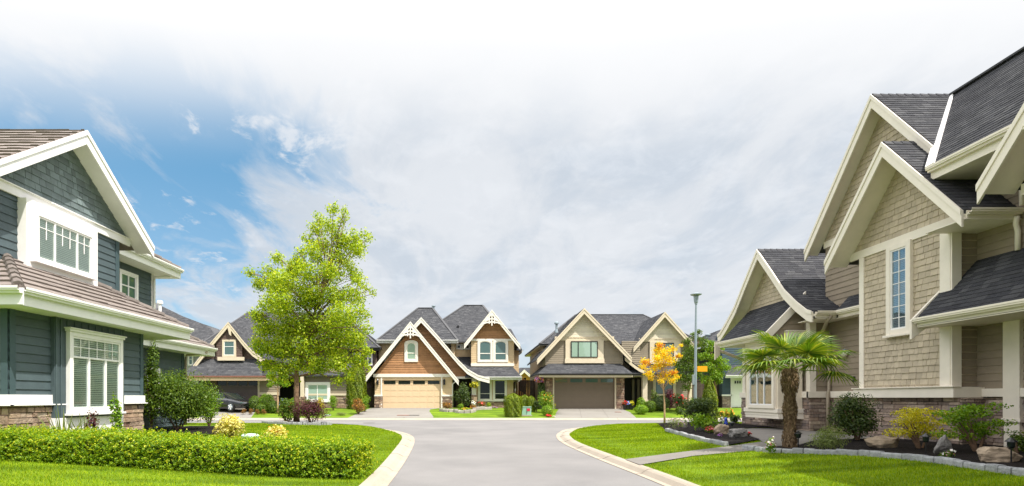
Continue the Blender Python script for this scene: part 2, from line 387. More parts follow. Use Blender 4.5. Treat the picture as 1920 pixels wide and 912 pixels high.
def clad(mb, pl, poly, mode='lap', expo=.18, lip=.018, wid=.2, gap=.007, n0=.0):
    """real overlapping courses (lap boards, shakes, shingles, tiles) or a field of stones over a flat outline"""
    rr = random.Random(int(abs(poly[0][0]*971+poly[0][1]*613+len(poly))*7))
    v0 = min(p[1] for p in poly); v1 = max(p[1] for p in poly)
    v = math.floor(v0/expo)*expo if mode != 'stone' else v0
    row = 0
    while v < v1-1e-4:
        e = expo if mode != 'stone' else expo*rr.uniform(.6, 1.35)
        strip = clip(clip(poly, 0, 1, -v), 0, -1, v+e)
        if len(strip) >= 3:
            if mode == 'lap': cells = [strip]
            else:
                a = min(p[0] for p in strip); b = max(p[0] for p in strip); cells = []
                u = a-rr.uniform(0, wid)
                while u < b:
                    w = wid*rr.uniform(.55, 1.45) if mode != 'stone' else wid*rr.choice((.5, .8, 1.1, 1.6))*rr.uniform(.8, 1.2)
                    if mode == 'tile': w = wid
                    c = clip(clip(strip, 1, 0, -(u+gap/2)), -1, 0, u+w-gap/2)
                    if mode == 'stone': c = clip(clip(c, 0, 1, -(v+gap/2)), 0, -1, v+e-gap/2) if len(c) >= 3 else c
                    if len(c) >= 3: cells.append(c)
                    u += w
            for c in cells:
                m = len(c)
                if mode == 'stone':
                    h = n0+rr.uniform(.3, 1)*lip
                    cu = sum(p[0] for p in c)/m; cv = sum(p[1] for p in c)/m
                    t = [pl.p(cu+(p[0]-cu)*.94, cv+(p[1]-cv)*.9, h+rr.uniform(-.15, .15)*lip) for p in c]; bq = [pl.p(p[0], p[1], n0-.01) for p in c]
                    mb.add(t+bq, [tuple(range(m))]+[(i, (i+1) % m, (i+1) % m+m, i+m) for i in range(m)])
                else:
                    k = lip*(rr.uniform(.75, 1.3) if mode != 'lap' else 1)
                    drop = rr.uniform(0, .012) if mode == 'shake' else 0
                    t = []; bq = []
                    for p in c:
                        f = 1-(p[1]-v)/e
                        vv = p[1]-drop if f > .98 else p[1]
                        t.append(pl.p(p[0], vv, n0+.003+k*f)); bq.append(pl.p(p[0], vv, n0-.004))
                    mb.add(t+bq, [tuple(range(m))]+[(i, (i+1) % m, (i+1) % m+m, i+m) for i in range(m)])
        v += e; row += 1
    return mb
def wall(parent, mat, pl, poly, mode='lap', expo=.18, lip=.018, wid=.2, thick=.15, name='wall', core=None, gap=.007):
    mb = MB(); clad(mb, pl, poly, mode, expo, lip, wid, gap)
    if mode != 'stone':
        mb.prism([pl.p(u, v, -.002) for u, v in poly], -pl.N*thick)
        return mb.build(name, mat, parent)
    o = mb.build(name, mat, parent)
    m2 = MB(); m2.prism([pl.p(u, v, -.0) for u, v in poly], -pl.N*thick); m2.build('mortar', M_mortar, o)
    return o
def rect(u0, u1, v0, v1): return [(u0, v0), (u1, v0), (u1, v1), (u0, v1)]
def bar(parent, mat, pl, u0, u1, v0, v1, n0, n1, name='trim_board', bevel=.004):
    mb = MB(); pl.box(mb, u0, u1, v0, v1, n0, n1); return mb.build(name, mat, parent, bevel=bevel)
def ax(axis, a, u, z): return Vector((a, u, z)) if axis == 'X' else Vector((u, a, z))
def gable(parent, axis, prof, a0, a1, aw=None, board=.3, t=.12, tmat=None, bmat=None, smat=None, expo=.2, lip=.012, wid=.3, mode='shingle', bt=.05, cap=False, back=False):
    """pitched roof over the outline prof [(u, z)...] running from the rake plane a0 back to a1, with bargeboards and soffit"""
    sg = 1 if a1 > a0 else -1
    mb = MB()
    loop = [(u, z) for u, z in prof]+[(u, z-t*.5) for u, z in reversed(prof)]
    mb.prism([ax(axis, a0, u, z) for u, z in loop], ax(axis, a1-a0, 0, 0))
    for (u, z), (u2, z2) in zip(prof, prof[1:]):
        pl, pp = slope_plane([ax(axis, a0, u, z), ax(axis, a1, u, z), ax(axis, a1, u2, z2), ax(axis, a0, u2, z2)])
        clad(mb, pl, pp, mode, expo, lip, wid, .004, n0=.002)
    roof = mb.build('roof', tmat, parent)
    if cap:
        k = max(range(len(prof)), key=lambda i: prof[i][1]); u, z = prof[k]; m3 = MB(); a = a0-.02*sg
        while (a-a1)*sg < 0:
            b = a+.22*sg
            for s in (-1, 1):
                q = prof[k+s]; d = Vector((q[0]-u, q[1]-z)).normalized()*.14
                m3.prism([ax(axis, a, u, z+.045), ax(axis, b, u, z+.028), ax(axis, b, u+d.x, z+d.y+.028), ax(axis, a, u+d.x, z+d.y+.045)], (0, 0, -.02))
            a = b
        m3.build('ridge_cap', tmat, roof)
    for fr, s2 in ((a0, -sg),)+(((a1, sg),) if back else ()):
        bb = MB()
        loop = [(u, z-.012) for u, z in prof]+[(u, z-board) for u, z in reversed(prof)]
        bb.prism([ax(axis, fr, u, z) for u, z in loop], ax(axis, bt*s2, 0, 0))
        loop = [(u, z+.02) for u, z in prof]+[(u, z-board*.30) for u, z in reversed(prof)]
        bb.prism([ax(axis, fr+bt*s2, u, z) for u, z in loop], ax(axis, .025*s2, 0, 0))
        bb.build('bargeboard', bmat, parent, bevel=.004)
    if smat:
        s = MB(); loop = [(u, z-t*.5-.002) for u, z in prof]+[(u, z-t) for u, z in reversed(prof)]
        s.prism([ax(axis, a0, u, z) for u, z in loop], ax(axis, (aw if aw is not None else a1)-a0, 0, 0)); s.build('soffit', smat, parent)
    return roof
def roof_faces(parent, mat, faces, expo=.2, lip=.012, wid=.3, mode='shingle', thick=.08, name='roof', caps=()):
    mb = MB()
    for f in faces:
        pl, pp = slope_plane(f); clad(mb, pl, pp, mode, expo, lip, wid, .004, n0=.002)
        mb.prism(f, (0, 0, -thick))
    o = mb.build(name, mat, parent)
    for a, b in caps:
        m = MB(); m.beam(Vector(a)+Vector((0, 0, .02)), Vector(b)+Vector((0, 0, .02)), .22, .05); m.build('ridge_cap', mat, o)
    return o
def hip(parent, mat, x0, x1, y0, y1, ze, rx0, rx1, ry, zr, **k):
    a, b, c, d = (x0, y0, ze), (x1, y0, ze), (x1, y1, ze), (x0, y1, ze); e, f = (rx0, ry, zr), (rx1, ry, zr)
    return roof_faces(parent, mat, [[a, b, f, e], [c, d, e, f], [b, c, f], [d, a, e]], caps=[(e, f), (b, f), (a, e)], **k)
def gutter(parent, mat, p0, p1, out, size=.13, drop=.22, name='gutter'):
    """K-style gutter with its fascia behind; out = unit vector away from the house"""
    p0, p1, o = Vector(p0), Vector(p1), Vector(out); Z = Vector((0, 0, 1))
    sec = [(0, -size), (.55*size, -size), (.62*size, -.62*size), (size, -.35*size), (size, 0), (.9*size, 0), (.9*size, -.08), (0, -.08)]
    mb = MB(); mb.prism([p0+o*a+Z*b for a, b in sec], p1-p0)
    mb.prism([p0-o*.03-Z*.02, p0-o*.002-Z*.02, p0-o*.002-Z*drop, p0-o*.03-Z*drop], p1-p0)
    return mb.build(name, mat, parent, bevel=.003)
def flat_slab(parent, mat, pts, t=.02, name='soffit'):
    mb = MB(); mb.prism(pts, (0, 0, -t)); return mb.build(name, mat, parent)
def pipe(parent, mat, pts, r=.04, name='downspout'):
    mb = MB(); mb.tube(pts, r, 8); return mb.build(name, mat, parent, smooth=True)
def window(parent, pl, u0, u1, v0, v1, trim=.1, fmat=None, sash=None, cols=(), rows=(), gridc=(), glass=None, back='room', blinds=None, sill=0, head=0, tr=.045, sw=.04, label=None, name='window'):
    """outer trim, sash bars at the fractions cols/rows, glazing-bar grids (c0, c1, r0, r1, nc, nr), a pane, a blind behind it"""
    sash = sash or fmat; f = MB()
    if trim:
        pl.box(f, u0-trim, u0, v0-trim, v1+trim, 0, tr+.05); pl.box(f, u1, u1+trim, v0-trim, v1+trim, 0, tr+.05)
        pl.box(f, u0, u1, v1, v1+trim, 0, tr+.047); pl.box(f, u0, u1, v0-trim, v0, 0, tr+.047)
    if head:
        pl.box(f, u0-trim-.03, u1+trim+.03, v1+trim+.002, v1+trim+head, 0, tr+.08); pl.box(f, u0-trim-.06, u1+trim+.06, v1+trim+head+.001, v1+trim+head+.03, 0, tr+.11)
    fr = f.build(name, fmat, parent, bevel=.004)
    if label: fr['label'] = label
    s = MB(); W, Hh = u1-u0, v1-v0; e = .002
    pl.box(s, u0+e, u0+sw, v0+e, v1-e, .02, .075); pl.box(s, u1-sw, u1-e, v0+e, v1-e, .02, .075)
    pl.box(s, u0+sw, u1-sw, v1-sw, v1-e, .02, .073); pl.box(s, u0+sw, u1-sw, v0+e, v0+sw, .02, .073)
    for c in cols: pl.box(s, u0+W*c-sw*.55, u0+W*c+sw*.55, v0+sw, v1-sw, .02, .071)
    for r in rows:
        a, b = (0, 1) if not isinstance(r, tuple) else r[1:]
        r = r[0] if isinstance(r, tuple) else r
        pl.box(s, u0+W*a+sw*.5, u0+W*b-sw*.5, v0+Hh*r-sw*.5, v0+Hh*r+sw*.5, .02, .069)
    g = .009
    for c0, c1, r0, r1, nc, nr in gridc:
        for i in range(1, nc): u = u0+W*(c0+(c1-c0)*i/nc); pl.box(s, u-g, u+g, v0+Hh*r0, v0+Hh*r1, .05, .062)
        for i in range(1, nr): v = v0+Hh*(r0+(r1-r0)*i/nr); pl.box(s, u0+W*c0, u0+W*c1, v-g, v+g, .05, .0615)
    s.build('sash', sash, fr)
    p = MB(); pl.box(p, u0+.005, u1-.005, v0+.005, v1-.005, .046, .050); p.build('pane', glass or M_glass, fr)
    if back == 'room':
        r = MB(); pl.box(r, u0+.003, u1-.003, v0+.003, v1-.003, -.02, .0055+.016); r.build('room_backing', M_room, fr)
    if blinds:
        bm = MB(); sp, c0, c1, r0, r1 = blinds; v = v0+Hh*r0
        while v < v0+Hh*r1:
            a = pl.p(u0+W*c0, v, .026); b = pl.p(u0+W*c1, v, .026)
            bm.prism([a, b, b+pl.V*sp*.72+pl.N*.014, a+pl.V*sp*.72+pl.N*.014], pl.N*.002); v += sp
        bm.build('blind', M_blind, fr)
    if sill:
        b = MB(); pl.box(b, u0-trim-.05, u1+trim+.05, v0-trim-sill, v0-trim-.002, 0, tr+.10); b.build('sill', fmat, fr, bevel=.005)
    return fr
def arch_pts(u0, u1, v0, v1, rise, n=10):
    pts = [(u0, v0), (u1, v0)]; c = (u0+u1)/2; w = (u1-u0)/2
    for i in range(n+1):
        a = math.pi*i/n; pts.append((c+w*math.cos(a), v1-rise+rise*math.sin(a)))
    return pts
def arch_window(parent, pl, u0, u1, v0, v1, rise, trim, fmat, glass, mid=.45, name='window'):
    o = arch_pts(u0-trim, u1+trim, v0-trim, v1+trim, rise+trim*.2); i = arch_pts(u0, u1, v0, v1, rise)
    f = MB(); f.ring([pl.p(*q, 0) for q in o], [pl.p(*q, 0) for q in i], pl.N*.10); fr = f.build(name, fmat, parent, bevel=.004)
    p = MB(); p.prism([pl.p(*q, .01) for q in i], pl.N*.03); p.build('pane', glass, fr)
    s = MB(); v = v0+(v1-v0)*mid; pl.box(s, u0, u1, v-.035, v+.035, .03, .07)
    j = arch_pts(u0+.05, u1-.05, v0+.05, v1-.05, rise); s.ring([pl.p(*q, .03) for q in i], [pl.p(*q, .03) for q in j], pl.N*.03)
    s.build('sash', fmat, fr); return fr
def panel_door(parent, pl, u0, u1, v0, v1, rows, cols, mat, lights=4, lmat=None, name='garage_door', relief=.02):
    d = MB(); pl.box(d, u0, u1, v0, v1, -.04, .0); W = (u1-u0)/cols; Hh = (v1-v0)/rows
    for r in range(rows):
        pl.box(d, u0, u1, v0+Hh*r+.012, v0+Hh*(r+1)-.012, .0, relief*.6)
        if r == rows-1 and lights: continue
        for c in range(cols): pl.box(d, u0+W*c+.07, u0+W*(c+1)-.07, v0+Hh*r+.07, v0+Hh*(r+1)-.07, relief*.6, relief)
    o = d.build(name, mat, parent, bevel=.004)
    for c in range(lights):
        w = (u1-u0)/lights; g = MB(); pl.box(g, u0+w*c+w*.1, u0+w*(c+1)-w*.1, v1-Hh*.80, v1-Hh*.25, relief*.6, relief*.6+.02); g.build('door_light', lmat or M_glassd, o)
    return o
def vent(parent, c, h=.8, r=.09, mat=None):
    m = MB(); m.lathe(c, [(r*1.6, -.3), (r, .02), (r, h*.7), (r*1.9, h*.72), (r*1.9, h*.9), (r*1.2, h)], 12); return m.build('vent_pipe', mat or M_galv, parent, smooth=False)

# ------------------------------------------------------------------ ground helpers
def catmull(pts, n=8):
    P = [np.array(p, float) for p in pts]; P = [2*P[0]-P[1]]+P+[2*P[-1]-P[-2]]; out = []
    for i in range(1, len(P)-2):
        for k in range(n):
            t = k/n; a, b, c, d = P[i-1:i+3]
            out.append(.5*((2*b)+(-a+c)*t+(2*a-5*b+4*c-d)*t*t+(-a+3*b-3*c+d)*t**3))
    out.append(P[-2]); return [tuple(o) for o in out]
def inside(poly, X, Y):
    r = np.zeros(X.shape, bool); n = len(poly)
    for i in range(n):
        (x1, y1), (x2, y2) = poly[i], poly[(i+1) % n]
        if y1 == y2: continue
        r ^= ((y1 > Y) != (y2 > Y)) & (X < (x2-x1)*(Y-y1)/(y2-y1)+x1)
    return r
def terrain(name, poly, zf, mat, step=1., dz=0, kind='structure', parent=None):
    poly = [tuple(map(float, p[:2])) for p in poly]; a = np.array(poly)
    xs = np.arange(a[:, 0].min()+step/2, a[:, 0].max(), step); ys = np.arange(a[:, 1].min()+step/2, a[:, 1].max(), step)
    g = np.array([(x, y) for x in xs for y in ys if abs(x) < 45 and y > -8]) if len(xs) and len(ys) else np.zeros((0, 2))
    if len(g): g = g[inside(poly, g[:, 0], g[:, 1])]
    pts = [Vector(p) for p in poly]+[Vector(p) for p in g]
    v, e, f, *_ = delaunay_2d_cdt(pts, [], [list(range(len(poly)))], 1, 1e-5)
    me = bpy.data.meshes.new(name); me.from_pydata([(p.x, p.y, zf(p.x, p.y)+dz) for p in v], [], [tuple(q) for q in f]); me.update()
    if me.polygons and me.polygons[0].normal.z < 0: me.flip_normals()
    for p in me.polygons: p.use_smooth = True
    o = link_mesh(name, me, mat, parent)
    if kind: o['kind'] = kind
    return o
def edging(name, pts, label, w=.14, h=.11, unit=.21, group=None, mat=None):
    """row of edging blocks with mitred joints, one run = one thing"""
    pts = [Vector((p[0], p[1], 0)) for p in pts]; mb = MB(); rr = random.Random(5)
    L = [0]
    for a, b in zip(pts, pts[1:]): L.append(L[-1]+(b-a).length)
    def at(s):
        s = max(0, min(L[-1], s))
        for i in range(len(L)-1):
            if s <= L[i+1]+1e-9: return pts[i].lerp(pts[i+1], (s-L[i])/max(1e-9, L[i+1]-L[i]))
        return pts[-1]
    s = 0
    while s < L[-1]-.05:
        a = at(s+.006); b = at(min(L[-1], s+unit)-.006); d = (b-a).normalized(); r = Vector((-d.y, d.x, 0))*w/2*rr.uniform(.92, 1.08)
        z = gz((a.x+b.x)/2, (a.y+b.y)/2); hh = h*rr.uniform(.85, 1.1)
        j = .88
        q = [a-r, b-r, b+r, a+r]; c = (a+b)/2
        top = [c+(p-c)*.96 for p in q]; top = [c+d*(p-c).dot(d)+Vector((-d.y, d.x, 0))*((p-c).dot(Vector((-d.y, d.x, 0)))*j) for p in top]
        mb.add([(p.x, p.y, z-.06) for p in q]+[(p.x, p.y, z+hh*.75) for p in q]+[(p.x, p.y, z+hh) for p in top],
               [(0, 1, 5, 4), (1, 2, 6, 5), (2, 3, 7, 6), (3, 0, 4, 7), (4, 5, 9, 8), (5, 6, 10, 9), (6, 7, 11, 10), (7, 4, 8, 11), (8, 9, 10, 11)])
        s += unit*rr.uniform(.9, 1.1)
    return tag(mb.build(name, mat or M_block), label, 'edging', group)

# ------------------------------------------------------------------ plants
def np_mesh(name, V, F, mat, parent=None, loc=None, smooth=False):
    """V (n,3), F (m,4) -> object"""
    me = bpy.data.meshes.new(name); V = np.asarray(V, np.float32)
    o = np.zeros(3, np.float32)
    if parent: o = np.array(root_of(parent).location, np.float32)
    elif loc is not None: o = np.array(loc, np.float32)
    V = V-o; m = len(F); k = F.shape[1]
    me.vertices.add(len(V)); me.vertices.foreach_set('co', V.ravel())
    me.loops.add(m*k); me.loops.foreach_set('vertex_index', F.astype(np.int32).ravel())
    me.polygons.add(m); me.polygons.foreach_set('loop_start', np.arange(0, m*k, k, dtype=np.int32)); me.polygons.foreach_set('loop_total', np.full(m, k, np.int32))
    me.update(); me.validate()
    return link_mesh(name, me, mat, parent, None if parent else tuple(o))
def leaf_quads(P, D, size, aspect=.5, up=0., flat=.6, rnd=.9, along=None):
    """P leaf positions, D outward directions; returns vertices and faces of rhombic leaves folded a little"""
    n = len(P); size = np.broadcast_to(size, (n,))[:, None]*rng.uniform(.65, 1.3, (n, 1))
    N = D*flat+rng.normal(0, rnd*.6, (n, 3)); N[:, 2] += up; N /= np.linalg.norm(N, axis=1)[:, None]+1e-9
    A = rng.normal(0, 1, (n, 3)) if along is None else np.broadcast_to(along, (n, 3))+rng.normal(0, .35, (n, 3))
    A -= N*(A*N).sum(1)[:, None]; A /= np.linalg.norm(A, axis=1)[:, None]+1e-9
    B = np.cross(N, A); w = size*aspect*.5
    fold = N*size*.10
    V = np.stack([P-A*size*.5, P+B*w+fold, P+A*size*.5-fold*.6, P-B*w+fold], 1).reshape(-1, 3)
    return V, np.arange(4*n).reshape(n, 4)
def blob_pts(blobs, n, shell=.45, zmin=None):
    """blobs (cx,cy,cz,rx,ry,rz): points spread through their volume, thicker near the outside"""
    b = np.array(blobs, float); w = (b[:, 3]*b[:, 4]*b[:, 5])**.7; w /= w.sum()
    idx = rng.choice(len(b), n, p=w); d = rng.normal(0, 1, (n, 3)); d /= np.linalg.norm(d, axis=1)[:, None]
    r = rng.uniform(0, 1, n)**shell
    P = b[idx, :3]+d*b[idx, 3:6]*r[:, None]
    lump = np.sin(P[:, 0]*9+P[:, 2]*7)*np.sin(P[:, 1]*8+P[:, 2]*5)
    P += d*(lump*.05*b[idx, 3:6].mean(1))[:, None]
    if zmin is not None:
        k = P[:, 2] > zmin; P, d = P[k], d[k]
    return P, d
LM = {}
def leafm(name, *cols, trans=.35, gloss=.08):
    if name not in LM: LM[name] = leafmat('leaf_'+name, list(cols), trans, gloss)
    return LM[name]
leafm('lime', (.14, .25, .006), (.28, .42, .010), (.44, .56, .015), (.60, .66, .04), trans=.5)
leafm('hedge', (.06, .15, .004), (.17, .32, .006), (.30, .46, .008), (.46, .57, .012), trans=.45)
leafm('hedgetip', (.36, .44, .008), (.50, .52, .010), (.62, .58, .02))
leafm('dark', (.022, .052, .008), (.045, .09, .012), (.08, .13, .018), (.15, .20, .04), trans=.25, gloss=.12)
leafm('mid', (.045, .095, .008), (.095, .175, .012), (.19, .27, .018))
leafm('fresh', (.08, .18, .006), (.17, .32, .010), (.29, .42, .015))
leafm('yellow', (.36, .36, .01), (.60, .55, .015), (.78, .68, .05), trans=.4)
leafm('cream', (.45, .42, .06), (.72, .64, .16), (.85, .78, .35), trans=.3)
leafm('gold', (.76, .44, .010), (.88, .60, .012), (.88, .70, .02), (.60, .62, .02), trans=.4)
leafm('orange', (.55, .16, .01), (.75, .28, .015), (.60, .34, .02))
leafm('plum', (.045, .012, .018), (.10, .025, .035), (.16, .05, .06), trans=.25)
leafm('rust', (.18, .09, .02), (.30, .13, .03), (.16, .17, .02))
leafm('sage', (.12, .17, .04), (.21, .27, .07), (.32, .37, .12))
leafm('conifer', (.09, .15, .004), (.17, .25, .005), (.29, .34, .008), trans=.3)
leafm('blackgreen', (.010, .022, .008), (.022, .042, .014), (.04, .07, .02), trans=.15)
leafm('red', (.55, .02, .02), (.75, .04, .05), trans=.2)
leafm('pink', (.65, .12, .20), (.80, .30, .38), trans=.2)
leafm('white', (.75, .72, .66), (.85, .82, .78), trans=.2)
leafm('blue', (.12, .15, .50), (.25, .28, .65), trans=.2)
leafm('violet', (.35, .10, .45), (.55, .25, .60), trans=.2)
leafm('flame', (.80, .25, .02), (.85, .50, .03), (.80, .08, .05), trans=.2)
leafm('palm', (.05, .12, .008), (.10, .20, .010), (.20, .29, .018), (.42, .44, .06), trans=.3, gloss=.14)
leafm('fibre', (.10, .065, .035), (.19, .125, .07), (.28, .20, .12), trans=.05, gloss=.02)
def flowers(parent, P, D, mat, n, size, name='flower_cluster'):
    k = rng.choice(len(P), n, replace=len(P) < n); V, F = leaf_quads(P[k]+D[k]*size*.4, D[k], size, .9, .5, 1, .5)
    return np_mesh(name, V, F, leafm(mat), parent)
def turned(base, w, d, h, n, cone):
    """points in the outer layer of an upright crown with a rippled, tufted outline"""
    f = rng.uniform(0, 1, n)**.9; a = rng.uniform(0, 6.28, n)
    prof = (1-cone)*np.clip(1-np.abs(f-.42)**4.5/.62**4.5*.42, 0, 1)*np.clip((1-f)*9, .0, 1)**.5+cone*np.sqrt(np.clip(1-f**2.1, 0, 1))*(.80+.20*np.sin(f*2.6))
    r = prof*(1-.30*rng.uniform(0, 1, n)**2)*(1+.09*np.sin(a*6+f*3)+.06*np.sin(a*11+f*17))
    top = 1+.05*np.sin(a*5)*(f > .8)
    P = np.stack([base.x+np.cos(a)*r*w/2, base.y+np.sin(a)*r*d/2, base.z+h*f*top], 1); D = np.stack([np.cos(a), np.sin(a), .2+.8*(f > .9)], 1)
    return P, D/np.linalg.norm(D, axis=1)[:, None]
def bush(name, label, cat, base, w, h, mat='mid', leaf=.07, n=None, group=None, shape='round', flo=None, d=None, twig=True, aspect=.5, dens=1., lump=7):
    """a shrub: short twiggy stems under a crown of single leaves gathered in clumps"""
    base = Vector(base); d = d or w; t = empty(name, base, label, cat, group)
    if shape == 'cone':
        n = n or int(dens*3800*w*h); P, D = turned(base, w, d, h, n, 1.0)
        V, F = leaf_quads(P, D, leaf, .45, .2, .8, .5, along=(0, 0, 1))
    elif shape == 'column':
        n = n or int(dens*3000*w*h); P, D = turned(base, w, d, h, n, 0.)
        V, F = leaf_quads(P, D, leaf, .4, .2, .8, .5, along=(0, 0, 1))
    elif shape == 'ball':
        n = n or int(dens*2200*w*h/leaf*.07); P, D = blob_pts([(base.x, base.y, base.z+h*.5, w*.48, d*.48, h*.5)], n, .13, base.z+.01)
        V, F = leaf_quads(P, D, leaf, .6, .2, .9, .5)
    elif shape == 'blades':
        n = n or 60; A = rng.uniform(0, 6.28, n); tilt = rng.uniform(.05, .75, n)
        dirs = np.stack([np.cos(A)*np.sin(tilt), np.sin(A)*np.sin(tilt), np.cos(tilt)], 1); Ls = h*rng.uniform(.7, 1.1, n)
        B = np.array(base)+np.stack([np.cos(A)*w*.1, np.sin(A)*w*.1, np.zeros(n)], 1); side = np.stack([-np.sin(A), np.cos(A), np.zeros(n)], 1)*leaf*.5
        M = B+dirs*Ls[:, None]*.55; T = B+dirs*Ls[:, None]; T[:, 2] -= Ls*.18*tilt; T[:, :2] += dirs[:, :2]*Ls[:, None]*.15
        V = np.stack([B-side, B+side, M+side, M-side, M-side, M+side, T+side*.1, T-side*.1], 1).reshape(-1, 3); F = np.arange(8*n).reshape(2*n, 4); P, D = T, dirs
    else:
        rr = random.Random(int(abs(base.x*77+base.y*31))); bl = []
        for i in range(lump):
            a = rr.uniform(0, 6.28); q = rr.uniform(.1, .62); zz = rr.uniform(.28, .80); s = rr.uniform(.22, .34)
            if shape == 'spread':
                zz = .30+.62*((i*.618) % 1); q = rr.uniform(.15, .80)*(1.1-.35*abs(zz-.6)); s = rr.uniform(.15, .23); bl.append((base.x+w*.5*q*math.cos(a), base.y+d*.5*q*math.sin(a), base.z+h*zz, w*s, d*s*1.2, h*.075)); continue
            if zz > .62: q *= .7
            bl.append((base.x+w*.5*q*math.cos(a)*1.05, base.y+d*.5*q*math.sin(a), base.z+h*zz, w*s*.95, d*s*.95, h*s*.85))
        if shape != 'spread': bl.append((base.x, base.y, base.z+h*.45, w*.36, d*.36, h*.38))
        n = n or int(dens*1500*w*h/(leaf/.07)**1.5); P, D = blob_pts(bl, n, .4, base.z+.02)
        V, F = leaf_quads(P, D, leaf, aspect, .35, .6, .8)
    cr = np_mesh('foliage', V, F, leafm(mat), t)
    if twig and shape != 'blades':
        m = MB(); rr = random.Random(3)
        for i in range(6 if shape in ('round', 'spread') else 1):
            a = rr.uniform(0, 6.28); k = .3*w if shape in ('round', 'spread') else 0; e = base+Vector((math.cos(a)*k, math.sin(a)*k*d/w, h*.6))
            mid_ = base.lerp(e, .5)+Vector((0, 0, h*.05)); r = min(.02, max(.008, .018*w))
            m.tube([base-Vector((0, 0, .05)), mid_, e], [r*1.5, r, r*.4], 5)
        m.build('stem', M_bark, t)
    for spec in flo or ():
        q = D[:, 2] > -.1; flowers(t, P[q] if q.any() else P, D[q] if q.any() else D, *spec)
    return t
# ================================================================== THE SETTING
Vv = Vector
tag(terrain('ground', [(-900, -300), (900, -300), (900, 1500), (-900, 1500)], lambda x, y: -.06, M_dirt, 400))
# road: the lane in the middle, the cross street beyond
KL_in = catmull([(-1.38, -12), (-1.38, 4), (-1.38, 9), (-1.60, 14.4), (-1.95, 19), (-2.45, 21.7), (-3.4, 24.2), (-4.9, 26.5), (-7.0, 28.1), (-9.5, 28.75), (-14, 28.8), (-70, 28.8)], 6)
KL_out = catmull([(-1.74, -12), (-1.74, 4), (-1.74, 9), (-1.98, 13.9), (-2.32, 18.4), (-2.85, 20.9), (-3.75, 23.1), (-5.1, 25.4), (-7.1, 27.2), (-9.5, 28.0), (-14, 28.25), (-70, 28.25)], 6)
KR_in = catmull([(3.32, -12), (3.32, 4), (3.30, 9), (3.12, 13), (3.05, 17), (3.27, 20), (3.75, 22.5), (4.7, 25.4), (6.6, 27.8), (9, 28.7), (14, 28.8), (70, 28.8)], 6)
KR_out = catmull([(3.62, -12), (3.62, 4), (3.60, 9), (3.46, 12.5), (3.38, 16.2), (3.60, 19), (4.0, 21), (4.9, 23.5), (6.8, 26.1), (9, 27.5), (14, 28.2), (70, 28.25)], 6)
terrain('road', KL_in+[(-70, 35.72), (70, 35.72)]+KR_in[::-1], lambda x, y: 0, M_road, 6)
def kerb(name, A, B):
    mb = MB(); n = len(A); V = []; F = []
    for i in range(n):
        a, b = np.array(A[i]), np.array(B[i])
        for f, z in ((0, -.05), (0, .012), (.30, .022), (.55, .095), (.70, .118), (1, .124), (1, -.05)): V.append((*(a+(b-a)*f), z))
    for i in range(n-1):
        for k in range(6): F.append((i*7+k, i*7+k+1, (i+1)*7+k+1, (i+1)*7+k))
    mb.add(V, F); o = mb.build(name, M_kerb, smooth=False); o['kind'] = 'structure'; M_joint = MATS.get('kerb_joint') or solid('kerb_joint', (.19, .16, .13), .95, .2)
    # tooled joints across the kerb
    j = MB(); acc = 0
    for i in range(1, n):
        acc += (Vv(A[i])-Vv(A[i-1])).length
        if acc > 2.2:
            acc = 0; a, b = Vv((*A[i], 0)), Vv((*B[i], 0)); d = (b-a).normalized(); s = Vv((-d.y, d.x, 0))*.006
            j.prism([a+s+Vv((0, 0, .014)), a-s+Vv((0, 0, .014)), a.lerp(b, .3)-s+Vv((0, 0, .024)), a.lerp(b, .3)+s+Vv((0, 0, .024))], (0, 0, .002)); e, f = a.lerp(b, .3), a.lerp(b, .55); j.prism([e+s+Vv((0, 0, .024)), e-s+Vv((0, 0, .024)), f-s+Vv((0, 0, .097)), f+s+Vv((0, 0, .097))], (0, 0, .003)); e, f = f, a.lerp(b, .7); g_ = a.lerp(b, 1); j.prism([e+s+Vv((0, 0, .097)), e-s+Vv((0, 0, .097)), f-s+Vv((0, 0, .120)), f+s+Vv((0, 0, .120))], (0, 0, .003)); j.prism([f+s+Vv((0, 0, .120)), f-s+Vv((0, 0, .120)), g_-s+Vv((0, 0, .126)), g_+s+Vv((0, 0, .126))], (0, 0, .002))
    q = j.build('joint_line', M_joint); q['kind'] = 'structure'
    return o
kerb('kerb', KL_in, KL_out); kerb('kerb', KR_in, KR_out)
xs = [-70+i*5 for i in range(29)]
kerb('kerb', [(x, 35.7) for x in xs], [(x, 36.2) for x in xs])
# lawns
LL = KL_out+[(-70, -12)]; LR = KR_out+[(70, -12)]
lawnL = terrain('lawn', LL, gz, M_lawn, 1.0); lawnR = terrain('lawn', LR, gz, M_lawn, 1.0)
terrain('lawn', [(-70, 36.2), (70, 36.2), (70, 95), (-70, 95)], gz, M_lawn, 2.0)
# driveways across the street
def drive(name, a, b, c, d):
    P = [(GX(a, 36.2), 36.2), (GX(b, 36.2), 36.2), (GX(d, 43.6), 43.6), (GX(c, 43.6), 43.6)]
    o = terrain(name, P, gz, M_drive, .8, .012); return o
drive('driveway', 652, 812, 700, 826); drive('driveway', 1040, 1193, 1045, 1172); drive('driveway', 372, 470, 400, 490)
j = MB()
for f in (.33, .66):
    a = Vv((GX(1040+153*f, 36.3), 36.3, .145)); b = Vv((GX(1045+127*f, 41.3), 41.3, gz(0, 41.3)+.014)); j.beam(a, b, .04, .008)
for f in (.33, .66):
    a = Vv((GX(652+160*f, 36.3), 36.3, .145)); b = Vv((GX(700+126*f, 43.3), 43.3, gz(0, 43.3)+.014)); j.beam(a, b, .04, .008)
o = j.build('joint_line', M_path); o['kind'] = 'structure'
